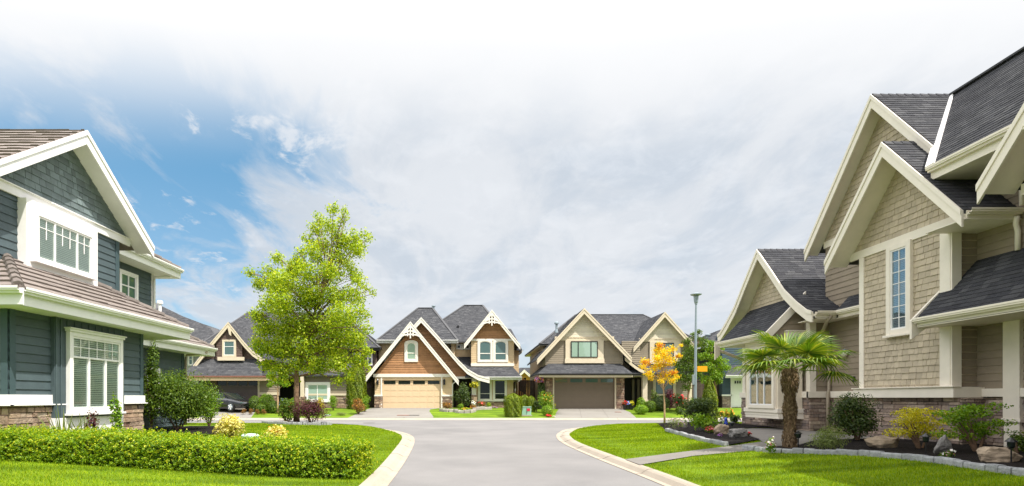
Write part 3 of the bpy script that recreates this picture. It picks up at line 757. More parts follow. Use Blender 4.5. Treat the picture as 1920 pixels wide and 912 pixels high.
# front walk to the right-hand house
wA = [HIT(1200, 873), HIT(1300, 856), HIT(1440, 843.5), HIT(1520, 838)]; wB = [HIT(1172, 862.5), HIT(1260, 851), HIT(1365, 838), HIT(1430, 829)]
walk = [tuple(p[:2]) for p in wA]+[(9.0, 13.95), (11.0, 13.95), (11.0, 18.98), (9.32, 18.88), (8.72, 17.2)]+[tuple(p[:2]) for p in wB[::-1]]
terrain('path', walk, gz, M_path, .6, .014)
# planting beds with dark mulch
def mulchz(x, y): return gz(x, y)+.035+.02*math.sin(x*5.3+1)*math.sin(y*4.1)
eA = [HIT(1250, 809), HIT(1275, 816), HIT(1310, 826), HIT(1362, 837)]
bedA = [tuple(p[:2]) for p in eA]+[tuple(HIT(1400, 831.5)[:2]), tuple(HIT(1425, 826)[:2]), (8.7, 17.2), (9.3, 18.9), (11.0, 19.0), (11.0, 21.4), (10.4, 25.5), (8.6, 24.5)]
terrain('planting_bed', bedA, mulchz, M_mulch, .35)
eB = catmull([tuple(HIT(1396, 843)[:2]), tuple(HIT(1440, 848.5)[:2]), tuple(HIT(1510, 851)[:2]), tuple(HIT(1600, 854)[:2]), tuple(HIT(1680, 860)[:2]), tuple(HIT(1760, 869)[:2]), tuple(HIT(1840, 881)[:2]), tuple(HIT(1920, 893)[:2]), tuple(HIT(2020, 908)[:2])], 5)
bedB = eB+[(11.7, 8.0), (11.7, 13.94), (9.0, 13.94), tuple(HIT(1500, 836)[:2])]
terrain('planting_bed', bedB, mulchz, M_mulch, .35)
isl = [(-8.05+1.35*math.cos(a)*1.15, 24.9+.85*math.sin(a)) for a in np.linspace(0, 2*math.pi, 25)[:-1]]
terrain('planting_bed', isl, mulchz, M_mulch, .4)
bedL = [(-9.1, 10.9), (-8.25, 10.9), (-8.1, 15.6), (-8.6, 20.6), (-11.4, 21.8), (-11.4, 15), (-9.1, 15)]
terrain('planting_bed', bedL, mulchz, M_mulch, .4)
edging('block_edging', [p for p in eA], 'straight grey block edging along the mulch bed nearest the lamp post', w=.13, unit=.30, group='grey block edgings')
edging('block_edging', eB, 'long curved grey block edging along the bed under the right-hand house', group='grey block edgings')
edging('block_edging', isl+[isl[0]], 'low grey ring of edging blocks round the big lime green tree', w=.16, h=.13, group='grey block edgings')
# a distant belt of trees beyond the rooftops
P, D = blob_pts([(x, 150+rng.uniform(-8, 8), 2, 7, 4, rng.uniform(3, 5)) for x in range(-170, 171, 6)], 26000, .4, 0)
V, F = leaf_quads(P, D, .9, .7, .3); tag(np_mesh('woodland', V, F, LM['mid']), 'distant belt of trees far beyond the houses', 'woodland', kind='stuff')

# ================================================================== LEFT-HAND HOUSE (teal, tiled roof)
A = empty('teal_house', (-12, 14, .3), 'teal house with white trim and brown tiled roof at the left edge', 'house', 'houses round the lane')
pA = facing_x(-9.2, 1)
wall(A, M_teal, pA, rect(10.65, 15.0, 1.56, 3.45), 'lap', .186, .02, thick=2)
wall(A, M_teal, facing_y(10.65), rect(-17, -9.2, 1.56, 3.45), 'lap', .186, .02, thick=2)
wall(A, M_teal, facing_x(-11.6, 1), rect(15.0, 21.6, .4, 3.5), 'lap', .186, .02, thick=2)
wall(A, M_teal, facing_x(-11.6, 1), rect(15.0, 19.6, 3.5, 6.25), 'lap', .186, .02, thick=2)
wall(A, M_teal, facing_y(21.7, 1), rect(-17, -11.6, .4, 3.5), 'lap', .186, .02)
pU = facing_x(-10.3, 1)
wall(A, M_teal, pU, rect(11.55, 15.63, 4.0, 6.1), 'lap', .186, .02, thick=3)
wall(A, M_tealshake, facing_x(-10.29, 1), [(11.1, 6.26), (16.1, 6.26), (13.6, 8.11)], 'shake', .165, .018, .22, thick=2)
for (pl, u0, u1) in ((pA, 10.65, 10.78), (pA, 14.87, 15.0), (facing_y(10.65), -9.33, -9.2), (facing_x(-11.6, 1), 21.47, 21.6)):
    bar(A, M_tealdark, pl, u0, u1, 1.56 if pl is not None and u1 < 21 else .4, 3.4, 0, .035, 'corner_board')
bar(A, M_tealdark, pU, 15.5, 15.65, 4.0, 6.1, 0, .035, 'corner_board')
bar(A, M_white, facing_x(-11.6, 1), 19.42, 19.6, 3.7, 6.2, 0, .035, 'corner_board')
# ledge and stone skirt
bar(A, M_white, pA, 10.60, 15.04, 1.36, 1.56, 0, .06, 'ledge_board'); bar(A, M_white, pA, 10.56, 15.08, 1.335, 1.362, 0, .11, 'ledge_board')
bar(A, M_white, facing_y(10.65), -17, -9.14, 1.36, 1.56, 0, .06, 'ledge_board'); bar(A, M_white, facing_y(10.65), -17, -9.09, 1.335, 1.362, 0, .11, 'ledge_board')
wall(A, M_stonew, pA, rect(10.65, 15.0, .2, 1.335), 'stone', .15, .06, .30, name='stone_skirt', thick=.5)
wall(A, M_stonew, facing_y(10.65), rect(-17, -9.2, .2, 1.335), 'stone', .15, .06, .30, name='stone_skirt', thick=.5)
# window bay, board and batten
pB = facing_x(-9.1, 1); m = MB(); pB.box(m, 11.7, 14.04, 1.05, 3.3, -.4, 0)
for u in (11.72, 11.86, 14.0): pB.box(m, u, u+.035, 1.06, 3.25, 0, .02)
for k in range(9): pB.box(m, 12.05+k*.23, 12.09+k*.23, 3.12, 3.28, 0, .02)
pB.box(m, 11.7, 14.04, 3.25, 3.33, 0, .03); m.build('window_bay', M_teal, A, bevel=.003)
bar(A, M_white, pB, 11.66, 14.0, .35, 1.045, -.3, .02, 'bay_skirt')
window(A, pB, 12.13, 13.78, 1.24, 2.90, .10, M_white, None, cols=(), rows=((.72, 0, 1),), gridc=((0, 1, .72, 1, 6, 2),), glass=M_glass, blinds=(.045, .02, .98, .02, .98), sill=.05, head=.06, name='window')
m = MB()
for c in (.325, .675): u = 12.13+1.65*c; pB.box(m, u-.03, u+.03, 1.28, 2.43, .02, .078)
m.build('window_mullion', M_white, A)
# lower roof
tl = dict(expo=.30, lip=.035, wid=.30, mode='tile')
roof_faces(A, M_tile, [[(-8.62, 10.2, 3.62), (-8.62, 16.4, 3.62), (-10.3, 14.72, 4.63), (-10.3, 11.88, 4.63)],
                       [(-17, 10.2, 3.62), (-8.62, 10.2, 3.62), (-10.3, 11.88, 4.63), (-17, 11.88, 4.63)],
                       [(-8.62, 16.4, 3.62), (-11.7, 16.4, 3.62), (-11.7, 14.72, 4.63), (-10.3, 14.72, 4.63)]], **tl)
def caps(par, a, b, mat=M_tilecap, n=None, r=.10):
    a, b = Vv(a), Vv(b); m = MB(); L = (b-a).length; n = n or int(L/.33); d = (b-a)/n
    for i in range(n):
        p = a+d*i+Vv((0, 0, .03)); q = a+d*(i+1)+Vv((0, 0, .015)); m.tube([p, q], [r, r*.82], 8)
    m.build('hip_cap', mat, par)
caps(A, (-8.65, 10.23, 3.62), (-10.3, 11.88, 4.63)); caps(A, (-8.65, 16.37, 3.62), (-10.3, 14.72, 4.63))
g = dict(size=.13, drop=.34)
gutter(A, M_wgutter, (-8.6, 10.2, 3.62), (-8.6, 16.42, 3.62), (1, 0, 0), **g); gutter(A, M_wgutter, (-17, 10.18, 3.62), (-8.52, 10.18, 3.62), (0, -1, 0), **g)
gutter(A, M_wgutter, (-8.6, 16.43, 3.62), (-11.2, 16.43, 3.62), (0, 1, 0), **g)
flat_slab(A, M_white, [(-8.61, 10.19, 3.30), (-8.61, 16.4, 3.30), (-12, 16.4, 3.30), (-12, 10.19, 3.30)])
flat_slab(A, M_white, [(-17, 10.19, 3.301), (-12, 10.19, 3.301), (-12, 11, 3.301), (-17, 11, 3.301)])
# further lower roof
roof_faces(A, M_tile, [[(-11.0, 16.5, 3.62), (-11.0, 23.0, 3.62), (-12.8, 21.2, 4.7), (-12.8, 16.5, 4.7)], [(-11, 23, 3.62), (-17, 23, 3.62), (-14.6, 21.2, 4.7), (-12.8, 21.2, 4.7)]], **tl)
caps(A, (-11.02, 22.98, 3.62), (-12.8, 21.2, 4.7)); gutter(A, M_wgutter, (-10.98, 16.6, 3.62), (-10.98, 23.02, 3.62), (1, 0, 0), **g)
flat_slab(A, M_white, [(-10.99, 16.5, 3.30), (-10.99, 23, 3.30), (-17, 23, 3.30), (-17, 16.5, 3.30)])
pipe(A, M_taupepipe, [(-10.95, 22.3, 3.4), (-11.1, 22.0, 3.3), (-11.5, 21.66, 3.22), (-11.52, 21.66, 3.0), (-11.52, 21.66, .4)], .045)
# upper gable
gable(A, 'X', [(10.7, 6.15), (13.6, 8.30), (16.5, 6.15)], -9.8, -16.5, -10.3, .34, .2, M_tile, M_white, M_white, .30, .035, .30, 'tile', .05, cap=False)
bar(A, M_white, facing_x(-10.28, 1), 10.9, 16.1, 6.06, 6.26, 0, .05, 'frieze_board'); bar(A, M_white, facing_x(-10.28, 1), 10.9, 16.1, 6.255, 6.285, 0, .09, 'frieze_board')
# boxed upper window
pW = facing_x(-10.08, 1); m = MB()
pW.box(m, 12.14, 14.47, 4.50, 6.06, -.25, 0); m.build('window_box', M_white, A, bevel=.004)
window(A, pW, 12.38, 14.13, 4.74, 5.73, .09, M_white, None, cols=(.295, .715), gridc=((0, .295, .5, 1, 2, 2), (.295, .715, .5, 1, 3, 2), (.715, 1, .5, 1, 2, 2)), blinds=(.045, .02, .98, .02, .98), sill=.02, glass=M_glass)
# eave at the far end and its window
gutter(A, M_wgutter, (-10.98, 15.9, 6.36), (-10.98, 20.3, 6.36), (1, 0, 0), **g)
roof_faces(A, M_tile, [[(-11, 15.8, 6.36), (-11, 20.3, 6.36), (-13, 18.6, 7.5), (-13, 15.8, 7.5)], [(-11, 20.3, 6.36), (-16.5, 20.3, 6.36), (-14, 18.6, 7.5), (-13, 18.6, 7.5)]], **tl)
caps(A, (-11, 20.3, 6.36), (-13, 18.6, 7.5)); flat_slab(A, M_white, [(-10.99, 15.7, 6.04), (-10.99, 20.3, 6.04), (-16.5, 20.3, 6.04), (-16.5, 15.7, 6.04)])
window(A, facing_x(-11.6, 1), 17.66, 18.45, 4.5, 5.66, .10, M_white, None, cols=(.5,), rows=(.66,), glass=M_glassf)
pipe(A, M_wgutter, [(-11.0, 19.9, 6.1), (-11.15, 19.8, 6.0), (-11.5, 19.5, 5.9), (-11.52, 19.5, 5.7), (-11.52, 19.5, 3.9)], .045)
m = MB(); m.box(-17, -11.7, 11.2, 21.5, .2, 3.3); m.box(-17, -12.1, 11.6, 19.5, 3.3, 6.1); m.build('solid_core', M_teal, A)  # unseen solid core added so no light passes through the house
window(A, facing_x(-11.58, 1), 19.1, 19.75, 1.1, 2.5, .08, M_white, glass=M_glassd)

# ================================================================== RIGHT-HAND HOUSE (taupe shakes, cream trim)
B = empty('taupe_house', (12.5, 15, .4), 'large taupe shake house with cream trim and steep dark gables at the right', 'house', 'houses round the lane')
sh = dict(expo=.13, lip=.010, wid=.26)
p11 = facing_x(11.0, -1); p116 = facing_x(11.6, -1)
# shake bay under the front gable
wall(B, M_taupeshake, p11, rect(12.18, 15.0, 1.72, 5.42), 'shake', .152, .018, .17, thick=1.5)
wall(B, M_taupe, facing_y(12.185), rect(11.0, 11.6, 1.72, 5.42), 'lap', .17, .018)
wall(B, M_taupeshake, p11, [(11.48, 5.6), (15.28, 5.6), (13.38, 7.75)], 'shake', .152, .018, .17, thick=1.5)
bar(B, M_cream, p11, 11.66, 15.36, 5.40, 5.62, 0, .045, 'frieze_board')
bar(B, M_cream, p11, 14.83, 15.0, 1.74, 5.4, 0, .04, 'corner_board')
bar(B, M_cream, p11, 12.15, 12.42, 1.74, 5.4, 0, .05, 'corner_board'); bar(B, M_cream, facing_y(12.15), 10.96, 11.18, 1.741, 5.39, 0, .04, 'corner_board')
window(B, p11, 13.33, 13.84, 3.25, 5.30, .13, M_cream, M_white, cols=(), rows=(), gridc=((0, 1, 0, 1, 2, 7),), glass=M_glassr, blinds=(.045, .02, .98, .02, .98), sill=.06, name='window')
bar(B, M_cream, p11, 11.98, 15.1, 1.50, 1.745, -.02, .13, 'ledge_board'); bar(B, M_cream, p11, 11.95, 15.13, 1.74, 1.765, -.02, .17, 'ledge_board')
wall(B, M_stone, facing_x(11.05, -1), rect(12.0, 15.0, .25, 1.5), 'stone', .10, .05, .32, name='stone_skirt', thick=.6)
# recess wall right of the bay, and the wall above the low roof
wall(B, M_taupe, p116, rect(8.0, 12.18, 1.70, 6.75), 'lap', .17, .018, thick=.4)
wall(B, M_stone, facing_x(11.62, -1), rect(10.5, 12.1, .25, 1.5), 'stone', .10, .05, .32, name='stone_skirt', thick=.3)
wall(B, M_stone, facing_y(12.0), rect(11.04, 11.64, .25, 1.5), 'stone', .10, .05, .32, name='stone_skirt', thick=.3)
bar(B, M_cream, p116, 10.6, 12.2, 1.52, 1.70, 0, .09, 'ledge_board')
bar(B, M_cream, facing_y(12.0), 11.022, 11.64, 1.503, 1.742, -.16, .016, 'ledge_board')
# garage wing nearer the camera, beyond the right edge of the photograph; its roof shades the lawn
wall(B, M_taupe, facing_x(8.9, -1), rect(-2, 7.6, .3, 5.3), 'lap', .17, .018, thick=2.5); wall(B, M_taupe, facing_y(7.6, 1), rect(8.9, 12, .3, 5.3), 'lap', .17, .018)
roof_faces(B, M_shing, [[(8.2, -2.6, 5.5), (8.2, 7.8, 5.5), (10.8, 7.8, 8.3), (10.8, -2.6, 8.3)]], thick=.1, **sh)
gutter(B, M_gutter, (8.2, -2.6, 5.5), (8.2, 7.8, 5.5), (-1, 0, 0), size=.12, drop=.25); flat_slab(B, M_cream, [(8.2, -2.6, 5.27), (8.2, 7.8, 5.27), (11, 7.8, 5.27), (11, -2.6, 5.27)])
wall(B, M_taupeshake, facing_y(7.6, 1), [(8.5, 5.3), (12, 5.3), (10.8, 8.1)], 'shake', .152, .018, .17, thick=.3)
m = MB(); m.box(11.50, 13.6, 11.15, 11.5, 1.06, 3.3)
for k in range(7): m.box(11.64+k*.22, 11.68+k*.22, 11.13, 11.15, 1.06, 3.3)
m.box(11.48, 13.6, 11.12, 11.52, .98, 1.06); m.box(11.52, 13.6, 11.17, 11.5, .3, .98); m.box(11.49, 13.6, 11.13, 11.16, .62, .70)
m.build('porch_pier', M_cream, B, bevel=.004)
# recess between bay and far wing
wall(B, M_taupe, p116, rect(15.0, 17.2, 1.70, 4.1), 'lap', .17, .018, thick=.4)
wall(B, M_taupe, facing_y(17.2), rect(11.0, 11.6, 1.70, 4.1), 'lap', .17, .018, thick=.3)
wall(B, M_stone, facing_x(11.61, -1), rect(15.0, 17.2, .25, 1.5), 'stone', .10, .05, .32, name='stone_skirt')
wall(B, M_stone, facing_y(17.19), rect(10.95, 11.62, .25, 1.5), 'stone', .10, .05, .32, name='stone_skirt')
bar(B, M_cream, facing_y(17.2), 10.87, 11.6, 1.50, 1.70, 0, .09, 'ledge_board'); bar(B, M_cream, p116, 15.0, 17.1, 1.50, 1.70, 0, .09, 'ledge_board')
bar(B, M_cream, facing_y(17.2), 10.96, 11.16, 1.70, 4.0, 0, .04, 'corner_board')
# upper wall behind
wall(B, M_taupe, p116, rect(15.0, 17.35, 4.0, 6.4), 'lap', .17, .018, thick=1.5)
wall(B, M_taupeshake, p116, [(12.12, 6.55), (17.45, 6.55), (14.8, 9.75)], 'shake', .152, .018, .17, thick=.6)
bar(B, M_cream, p116, 15.0, 17.4, 6.35, 6.56, 0, .045, 'frieze_board')
m = MB(); m.box(11.75, 16, 8, 17.3, .2, 6.3); m.box(12.2, 16, 17.3, 21.3, .2, 3.9); m.build('solid_core', M_taupe, B)  # solid filler added inside the house, behind its clad walls
# gables
gable(B, 'X', [(11.22, 5.45), (13.38, 7.90), (15.54, 5.45)], 10.4, 12.6, 11.0, .36, .16, M_shing, M_cream, M_cream, cap=True, **sh)
gable(B, 'X', [(12.25, 6.86), (14.8, 9.90), (17.75, 6.38)], 11.2, 14.2, 11.6, .36, .16, M_shing, M_cream, M_cream, cap=True, **sh)
fl = [(16.28, 4.14), (16.52, 4.22), (17.11, 4.61), (17.75, 5.12), (18.43, 5.87), (19.37, 6.87)]
gable(B, 'X', fl+[(38.74-u, z) for u, z in fl[-2::-1]], 10.5, 12.9, 11.0, .34, .15, M_shing, M_cream, M_cream, cap=True, **sh)
gable(B, 'X', [(5.0, 5.0), (8.0, 8.65), (10.46, 5.65)], 10.0, 12.5, 10.7, .36, .16, M_shing, M_cream, M_cream, **sh)
wall(B, M_taupeshake, facing_x(10.7, -1), [(5.6, 5.2), (10.0, 5.6), (8.0, 8.3)], 'shake', .152, .018, .17, thick=.9)
bar(B, M_cream, facing_x(10.7, -1), 5.5, 10.3, 5.40, 5.62, 0, .05, 'frieze_board')
# main roof
roof_faces(B, M_shing, [[(10.5, 12.12, 6.74), (10.5, 5.0, 6.74), (13.4, 5.0, 9.88), (13.4, 14.8, 9.88)]], thick=.1, caps=[((13.4, 5, 9.88), (13.4, 14.8, 9.88))], **sh)
m = MB(); m.beam((10.5, 12.16, 6.80), (13.4, 14.86, 9.95), .17, .04, up=(-.7, -.1, .7)); m.build('valley_flashing', M_white, B)
gutter(B, M_gutter, (10.5, 5.0, 6.74), (10.5, 12.14, 6.74), (-1, 0, 0), size=.13, drop=.30)
flat_slab(B, M_cream, [(10.51, 5, 6.46), (11.7, 5, 6.46), (11.7, 12.1, 6.46), (10.51, 12.1, 6.46)])
# low roof to the right of the bay
roof_faces(B, M_shing, [[(10.4, 12.42, 3.32), (10.4, 6.0, 3.32), (11.62, 6.0, 4.66), (11.62, 12.18, 4.66), (11.0, 12.42, 3.99)]], thick=.08, **sh)
gutter(B, M_gutter, (10.4, 6.0, 3.34), (10.4, 12.40, 3.34), (-1, 0, 0), size=.12, drop=.18)
flat_slab(B, M_cream, [(10.41, 6, 3.15), (11.6, 6, 3.15), (11.6, 12.4, 3.15), (10.41, 12.4, 3.15)])
m = MB(); m.prism([(10.30, 12.42, 3.30), (11.0, 12.42, 4.02), (11.0, 12.42, 3.16), (10.62, 12.42, 3.10), (10.30, 12.42, 2.86)], (0, .06, 0)); m.build('rake_return', M_cream, B, bevel=.004)
# eaves of the gables
gutter(B, M_gutter, (10.45, 11.20, 5.46), (11.55, 11.20, 5.46), (0, -1, 0), size=.12, drop=.2)
flat_slab(B, M_cream, [(10.42, 11.2, 5.27), (11.6, 11.2, 5.27), (11.6, 12.2, 5.27), (10.42, 12.2, 5.27)])
gutter(B, M_gutter, (10.55, 16.26, 4.14), (11.2, 16.26, 4.14), (0, -1, 0), size=.12, drop=.2)
gutter(B, M_gutter, (11.2, 15.0, 4.14), (11.2, 16.2, 4.14), (-1, 0, 0), size=.12, drop=.2)
roof_faces(B, M_shing, [[(11.2, 15.0, 4.14), (11.2, 16.3, 4.14), (11.62, 16.3, 4.6), (11.62, 15.0, 4.6)]], **sh)
flat_slab(B, M_cream, [(10.6, 16.28, 3.93), (11.6, 16.28, 3.93), (11.6, 17.2, 3.93), (10.6, 17.2, 3.93)]); flat_slab(B, M_cream, [(11.2, 15, 3.931), (11.6, 15, 3.931), (11.6, 16.28, 3.931), (11.2, 16.28, 3.931)])
pipe(B, M_taupepipe, [(11.0, 16.2, 4.0), (10.95, 16.3, 3.85), (11.2, 16.9, 3.62), (11.52, 17.08, 3.5), (11.52, 17.08, 3.2), (11.52, 17.08, 1.75), (11.44, 17.02, 1.6), (11.44, 17.02, .4)], .05)
pipe(B, M_gutter, [(11.45, 11.15, 5.3), (11.48, 11.2, 5.15), (11.52, 11.2, 5.0), (11.52, 11.2, 4.6)], .05)
pipe(B, M_gutter, [(11.45, 11.12, 6.6), (11.42, 11.1, 6.3), (11.5, 11.1, 5.9), (11.5, 11.1, 5.5)], .045)
# far wing: gable wall, stone, window bay with its own little roof
wall(B, M_taupe, p11, rect(17.2, 21.4, 1.70, 4.3), 'lap', .17, .018, thick=1)
wall(B, M_taupeshake, p11, [(17.36, 4.6), (17.8, 5.0), (18.46, 5.76), (19.37, 6.73), (20.28, 5.76), (20.94, 5.0), (21.38, 4.6), (21.5, 4.2), (17.2, 4.2)], 'shake', .152, .018, .17, thick=1)
wall(B, M_stone, facing_x(10.95, -1), rect(17.19, 21.4, .25, 1.5), 'stone', .10, .05, .32, name='stone_skirt')
bar(B, M_cream, p11, 17.1, 21.45, 1.50, 1.70, 0, .13, 'ledge_board'); bar(B, M_cream, p11, 17.17, 17.36, 1.70, 4.0, 0, .045, 'corner_board'); bar(B, M_cream, p11, 21.2, 21.4, 1.70, 4.0, 0, .045, 'corner_board')
m = MB(); m.box(10.1, 10.9, 17.45, 19.5, 1.02, 3.45); m.build('window_bay', M_creamg, B, bevel=.004)
pb = facing_x(10.1, -1)
bar(B, M_cream, pb, 17.40, 19.55, 1.0, 1.14, -.9, .05, 'bay_skirt')
for k in range(2): bar(B, M_cream, pb, 17.43, 19.52, .80+k*.10, .898+k*.10, -.85, .0+.012*k, 'bay_skirt')
for k in range(3): bar(B, M_cream, pb, 17.44, 19.51, 3.02+k*.15, 3.16+k*.15, 0, .015, 'bay_head_board')
window(B, pb, 17.66, 19.1, 1.25, 2.78, .11, M_cream, M_white, cols=(.36, .66), glass=M_glassr, blinds=(.05, .66, .98, .02, .98), back='room')
roof_faces(B, M_shing, [[(9.8, 17.5, 3.66), (9.8, 20.9, 3.66), (11.02, 20.9, 4.92), (11.02, 17.5, 4.92)]], **sh)
gutter(B, M_gutter, (9.8, 17.5, 3.66), (9.8, 20.95, 3.66), (-1, 0, 0), size=.12, drop=.18)
flat_slab(B, M_cream, [(9.81, 17.5, 3.47), (11, 17.5, 3.47), (11, 20.9, 3.47), (9.81, 20.9, 3.47)])
m = MB(); m.prism([(9.66, 17.42, 3.60), (11.0, 17.42, 4.98), (11.0, 17.42, 4.66), (9.66, 17.42, 3.26)], (0, .07, 0)); m.build('bargeboard', M_cream, B, bevel=.004)
wall(B, M_taupe, facing_y(17.52), [(9.95, 3.5), (11.0, 3.5), (11.0, 4.7)], 'lap', .17, .018, thick=.1)
m = MB(); m.box(10.35, 11.05, 17.36, 17.5, 3.42, 3.66); m.box(10.33, 11.05, 17.34, 17.5, 3.66, 3.70); m.build('beam', M_cream, B, bevel=.004)
m = MB(); m.tube([(9.86, 21.2, 3.4), (10.9, 21.2, 3.0)], .06, 6); m.prism([(9.75, 21.15, 3.72), (9.95, 21.15, 3.78), (9.95, 21.15, 3.2), (9.75, 21.15, 3.0)], (0, .08, 0)); m.build('roof_bracket', M_creamg, B)
# wall lamp
m = MB(); m.lathe((11.50, 16.35, 2.76), [(.03, .0), (.075, .03), (.085, .12), (.07, .15)], 12); lamp = m.build('wall_lamp', solid('lamp_glass', (.75, .70, .60), .3, .05), B, smooth=True)
m = MB(); m.lathe((11.50, 16.35, 2.90), [(.10, 0), (.09, .03), (.03, .08), (.01, .10)], 12); m.beam((11.5, 16.35, 2.95), (11.6, 16.35, 2.95), .05, .05); m.build('lamp_cap', M_galv, lamp)
bar(B, M_black, p116, 16.0, 16.08, 1.98, 2.14, .02, .05, 'outlet_cover')
# ================================================================== HOUSES ACROSS THE STREET
def fy(px, Y): return GX(px, Y)
def R4(Y, a, b, c, d):    # a rectangle of the photograph on the frontal plane Y -> outline (u, v)
    return rect(GX(a, Y), GX(b, Y), GZ(d, Y), GZ(c, Y))
def FP(Y, pts): return [(GX(a, Y), GZ(b, Y)) for a, b in pts]
def fbar(par, mat, Y, a, b, c, d, n1=.05, n0=0, name='trim_board'):
    return bar(par, mat, facing_y(Y), GX(a, Y), GX(b, Y), GZ(d, Y), GZ(c, Y), n0, n1, name)
fs = dict(expo=.16, lip=.014, wid=.24)
def side_walls(par, mat, x0, x1, y0, y1, z0, z1, expo=.18):
    wall(par, mat, facing_x(x0, -1), rect(y0, y1, z0, z1), 'lap', expo, .018, thick=.1); wall(par, mat, facing_x(x1, 1), rect(y0, y1, z0, z1), 'lap', expo, .018, thick=.1)
def block(par, mat, x0, x1, y0, y1, z0, z1): m = MB(); m.box(x0, x1, y0, y1, z0, z1); return m.build('solid_core', mat, par)  # solid filler box added inside a house, behind its clad walls
def bracket(par, mat, Y, ax_, ay, w, n=3):
    """the little fretwork brace in a gable peak"""
    m = MB(); x, z = GX(ax_, Y), GZ(ay, Y)
    for k in (-.22, 0, .22) if n == 3 else (0,): m.box(x+k-.05, x+k+.05, Y-.08, Y-.0, z-1.35+abs(k)*.8, z-.25-abs(k)*1.2)
    for s in (-1, 1):
        pts = [(x, z-1.02), (x+s*.5, z-1.08), (x+s*1.0, z-1.30)]
        for a, b in zip(pts, pts[1:]): m.beam((a[0], Y-.05, a[1]), (b[0], Y-.05, b[1]), .07, .12)
        m.beam((x, Y-.05, z-.72), (x+s*.62, Y-.05, z-.98), .07, .10)
    return m.build('gable_brace', mat, par)

# ---- brown and sand house in the middle
C = empty('brown_house', (GX(840, 46), 46, .65), 'brown shake and sand coloured house with two fretwork gables and cream garage door', 'house', 'houses across the street')
Yg = 43.5; gz0 = .6
wall(C, M_brshake, facing_y(Yg), FP(Yg, [(703, 702), (846, 702), (770, 618)]), 'lap', .19, .028, thick=.3)
fbar(C, M_fcream, Yg, 700, 850, 701.5, 707.5, .10, name='garage_header')
fbar(C, M_creamlap, Yg, 703, 849, 707, 712.5, .02, -.2)
for a, b in ((703, 716.5), (829.5, 848)):
    wall(C, M_creamlap, facing_y(Yg), R4(Yg, a, b, 707, 741), 'lap', .16, .015, thick=.35)
    wall(C, M_stonew, facing_y(Yg-.02), rect(GX(a, Yg)-.03, GX(b, Yg)+.03, .5, GZ(743, Yg)), 'stone', .16, .06, .3, name='stone_skirt', thick=.4)
    fbar(C, M_fcream, Yg, a-.8, b+.8, 740.5, 743.5, .10, name='ledge_board')
for a in (714, 827): fbar(C, M_fcream, Yg, a, a+2.6, 707.5, 769.5, .06, name='door_jamb')
panel_door(C, facing_y(Yg+.10), GX(716.6, Yg), GX(827, Yg), .58, GZ(711.5, Yg), 5, 8, M_sanddoor, 4)
gable(C, 'Y', [(GX(680, 43), GZ(714.5, 43)), (GX(769.6, 43), GZ(603.5, 43)), (GX(860, 43), GZ(713.5, 43))], 43.0, 50, 43.5, .42, .16, M_shingfar, M_fcream, M_fcream, **fs)
bracket(C, M_fcream, 43.02, 769.6, 603.5, 1)
arch_window(C, facing_y(Yg-.0), GX(763.2, Yg), GX(779.3, Yg), GZ(674.5, Yg), GZ(643, Yg), .22, .20, M_fcream, M_glassp, .38)
# second, curved gable behind
Y2 = 44.2; cu = [(789.7, 595.6), (819.6, 628.4), (842.4, 655.5), (859.5, 675.4), (876.6, 692.5), (896.6, 704), (918, 709.6)]
cv_ = [(GX(a, Y2), GZ(b, Y2)) for a, b in cu]; x0 = cv_[0][0]
gable(C, 'Y', [(2*x0-cv_[3][0], cv_[3][1])]+[(2*x0-u, z) for u, z in cv_[2:0:-1]]+cv_, Y2, 49.5, 44.7, .42, .16, M_shingfar, M_fcream, M_fcream, **fs)
wall(C, M_brshake, facing_y(44.7), FP(44.7, [(760, 707), (898, 707), (860, 682), (838, 656), (789.7, 600), (762, 640)]), 'lap', .19, .028, thick=.3)
fbar(C, M_fcream, 44.7, 846, 893, 706.5, 710.5, .12, name='porch_beam')
# entry
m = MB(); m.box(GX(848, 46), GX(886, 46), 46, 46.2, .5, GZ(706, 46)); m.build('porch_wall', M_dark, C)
m = MB(); m.box(GX(855, 45.9), GX(870, 45.9), 45.92, 46.0, .6, GZ(716, 45.9)); m.box(GX(857, 45.9), GX(868, 45.9), 45.9, 45.92, 1.6, GZ(720, 45.9)); m.build('front_door', solid('entry_door', (.05, .03, .02)), C)
wall(C, M_creamlap, facing_x(GX(848, Yg), 1), rect(Yg+.3, 46, .5, GZ(707, Yg)), 'lap', .16, .015)
fbar(C, M_fcream, 44.75, 884.5, 893, 710, 741, .0, -.34, name='porch_column')
wall(C, M_stonew, facing_y(44.70), rect(GX(883.6, 44.7), GX(894.2, 44.7), .5, GZ(741, 44.7)), 'stone', .16, .06, .3, name='stone_skirt', thick=.45)
# lower right room
Yl = 45.2
wall(C, M_creamlap, facing_y(Yl), R4(Yl, 893, 962.5, 704, 752), 'lap', .16, .018, thick=.3)
wall(C, M_stonew, facing_y(Yl-.04), rect(GX(893, Yl), GX(963, Yl), .5, GZ(751.5, Yl)), 'stone', .14, .06, .3, name='stone_skirt', thick=.4)
fbar(C, M_fcream, Yl, 893, 963.5, 750.3, 753, .12, name='ledge_board')
for a, b in ((899.5, 919), (927.5, 947)):
    window(C, facing_y(Yl), GX(a, Yl), GX(b, Yl), GZ(749, Yl), GZ(713.5, Yl), .15, M_fcream, None, rows=(.30,), glass=M_glassd)
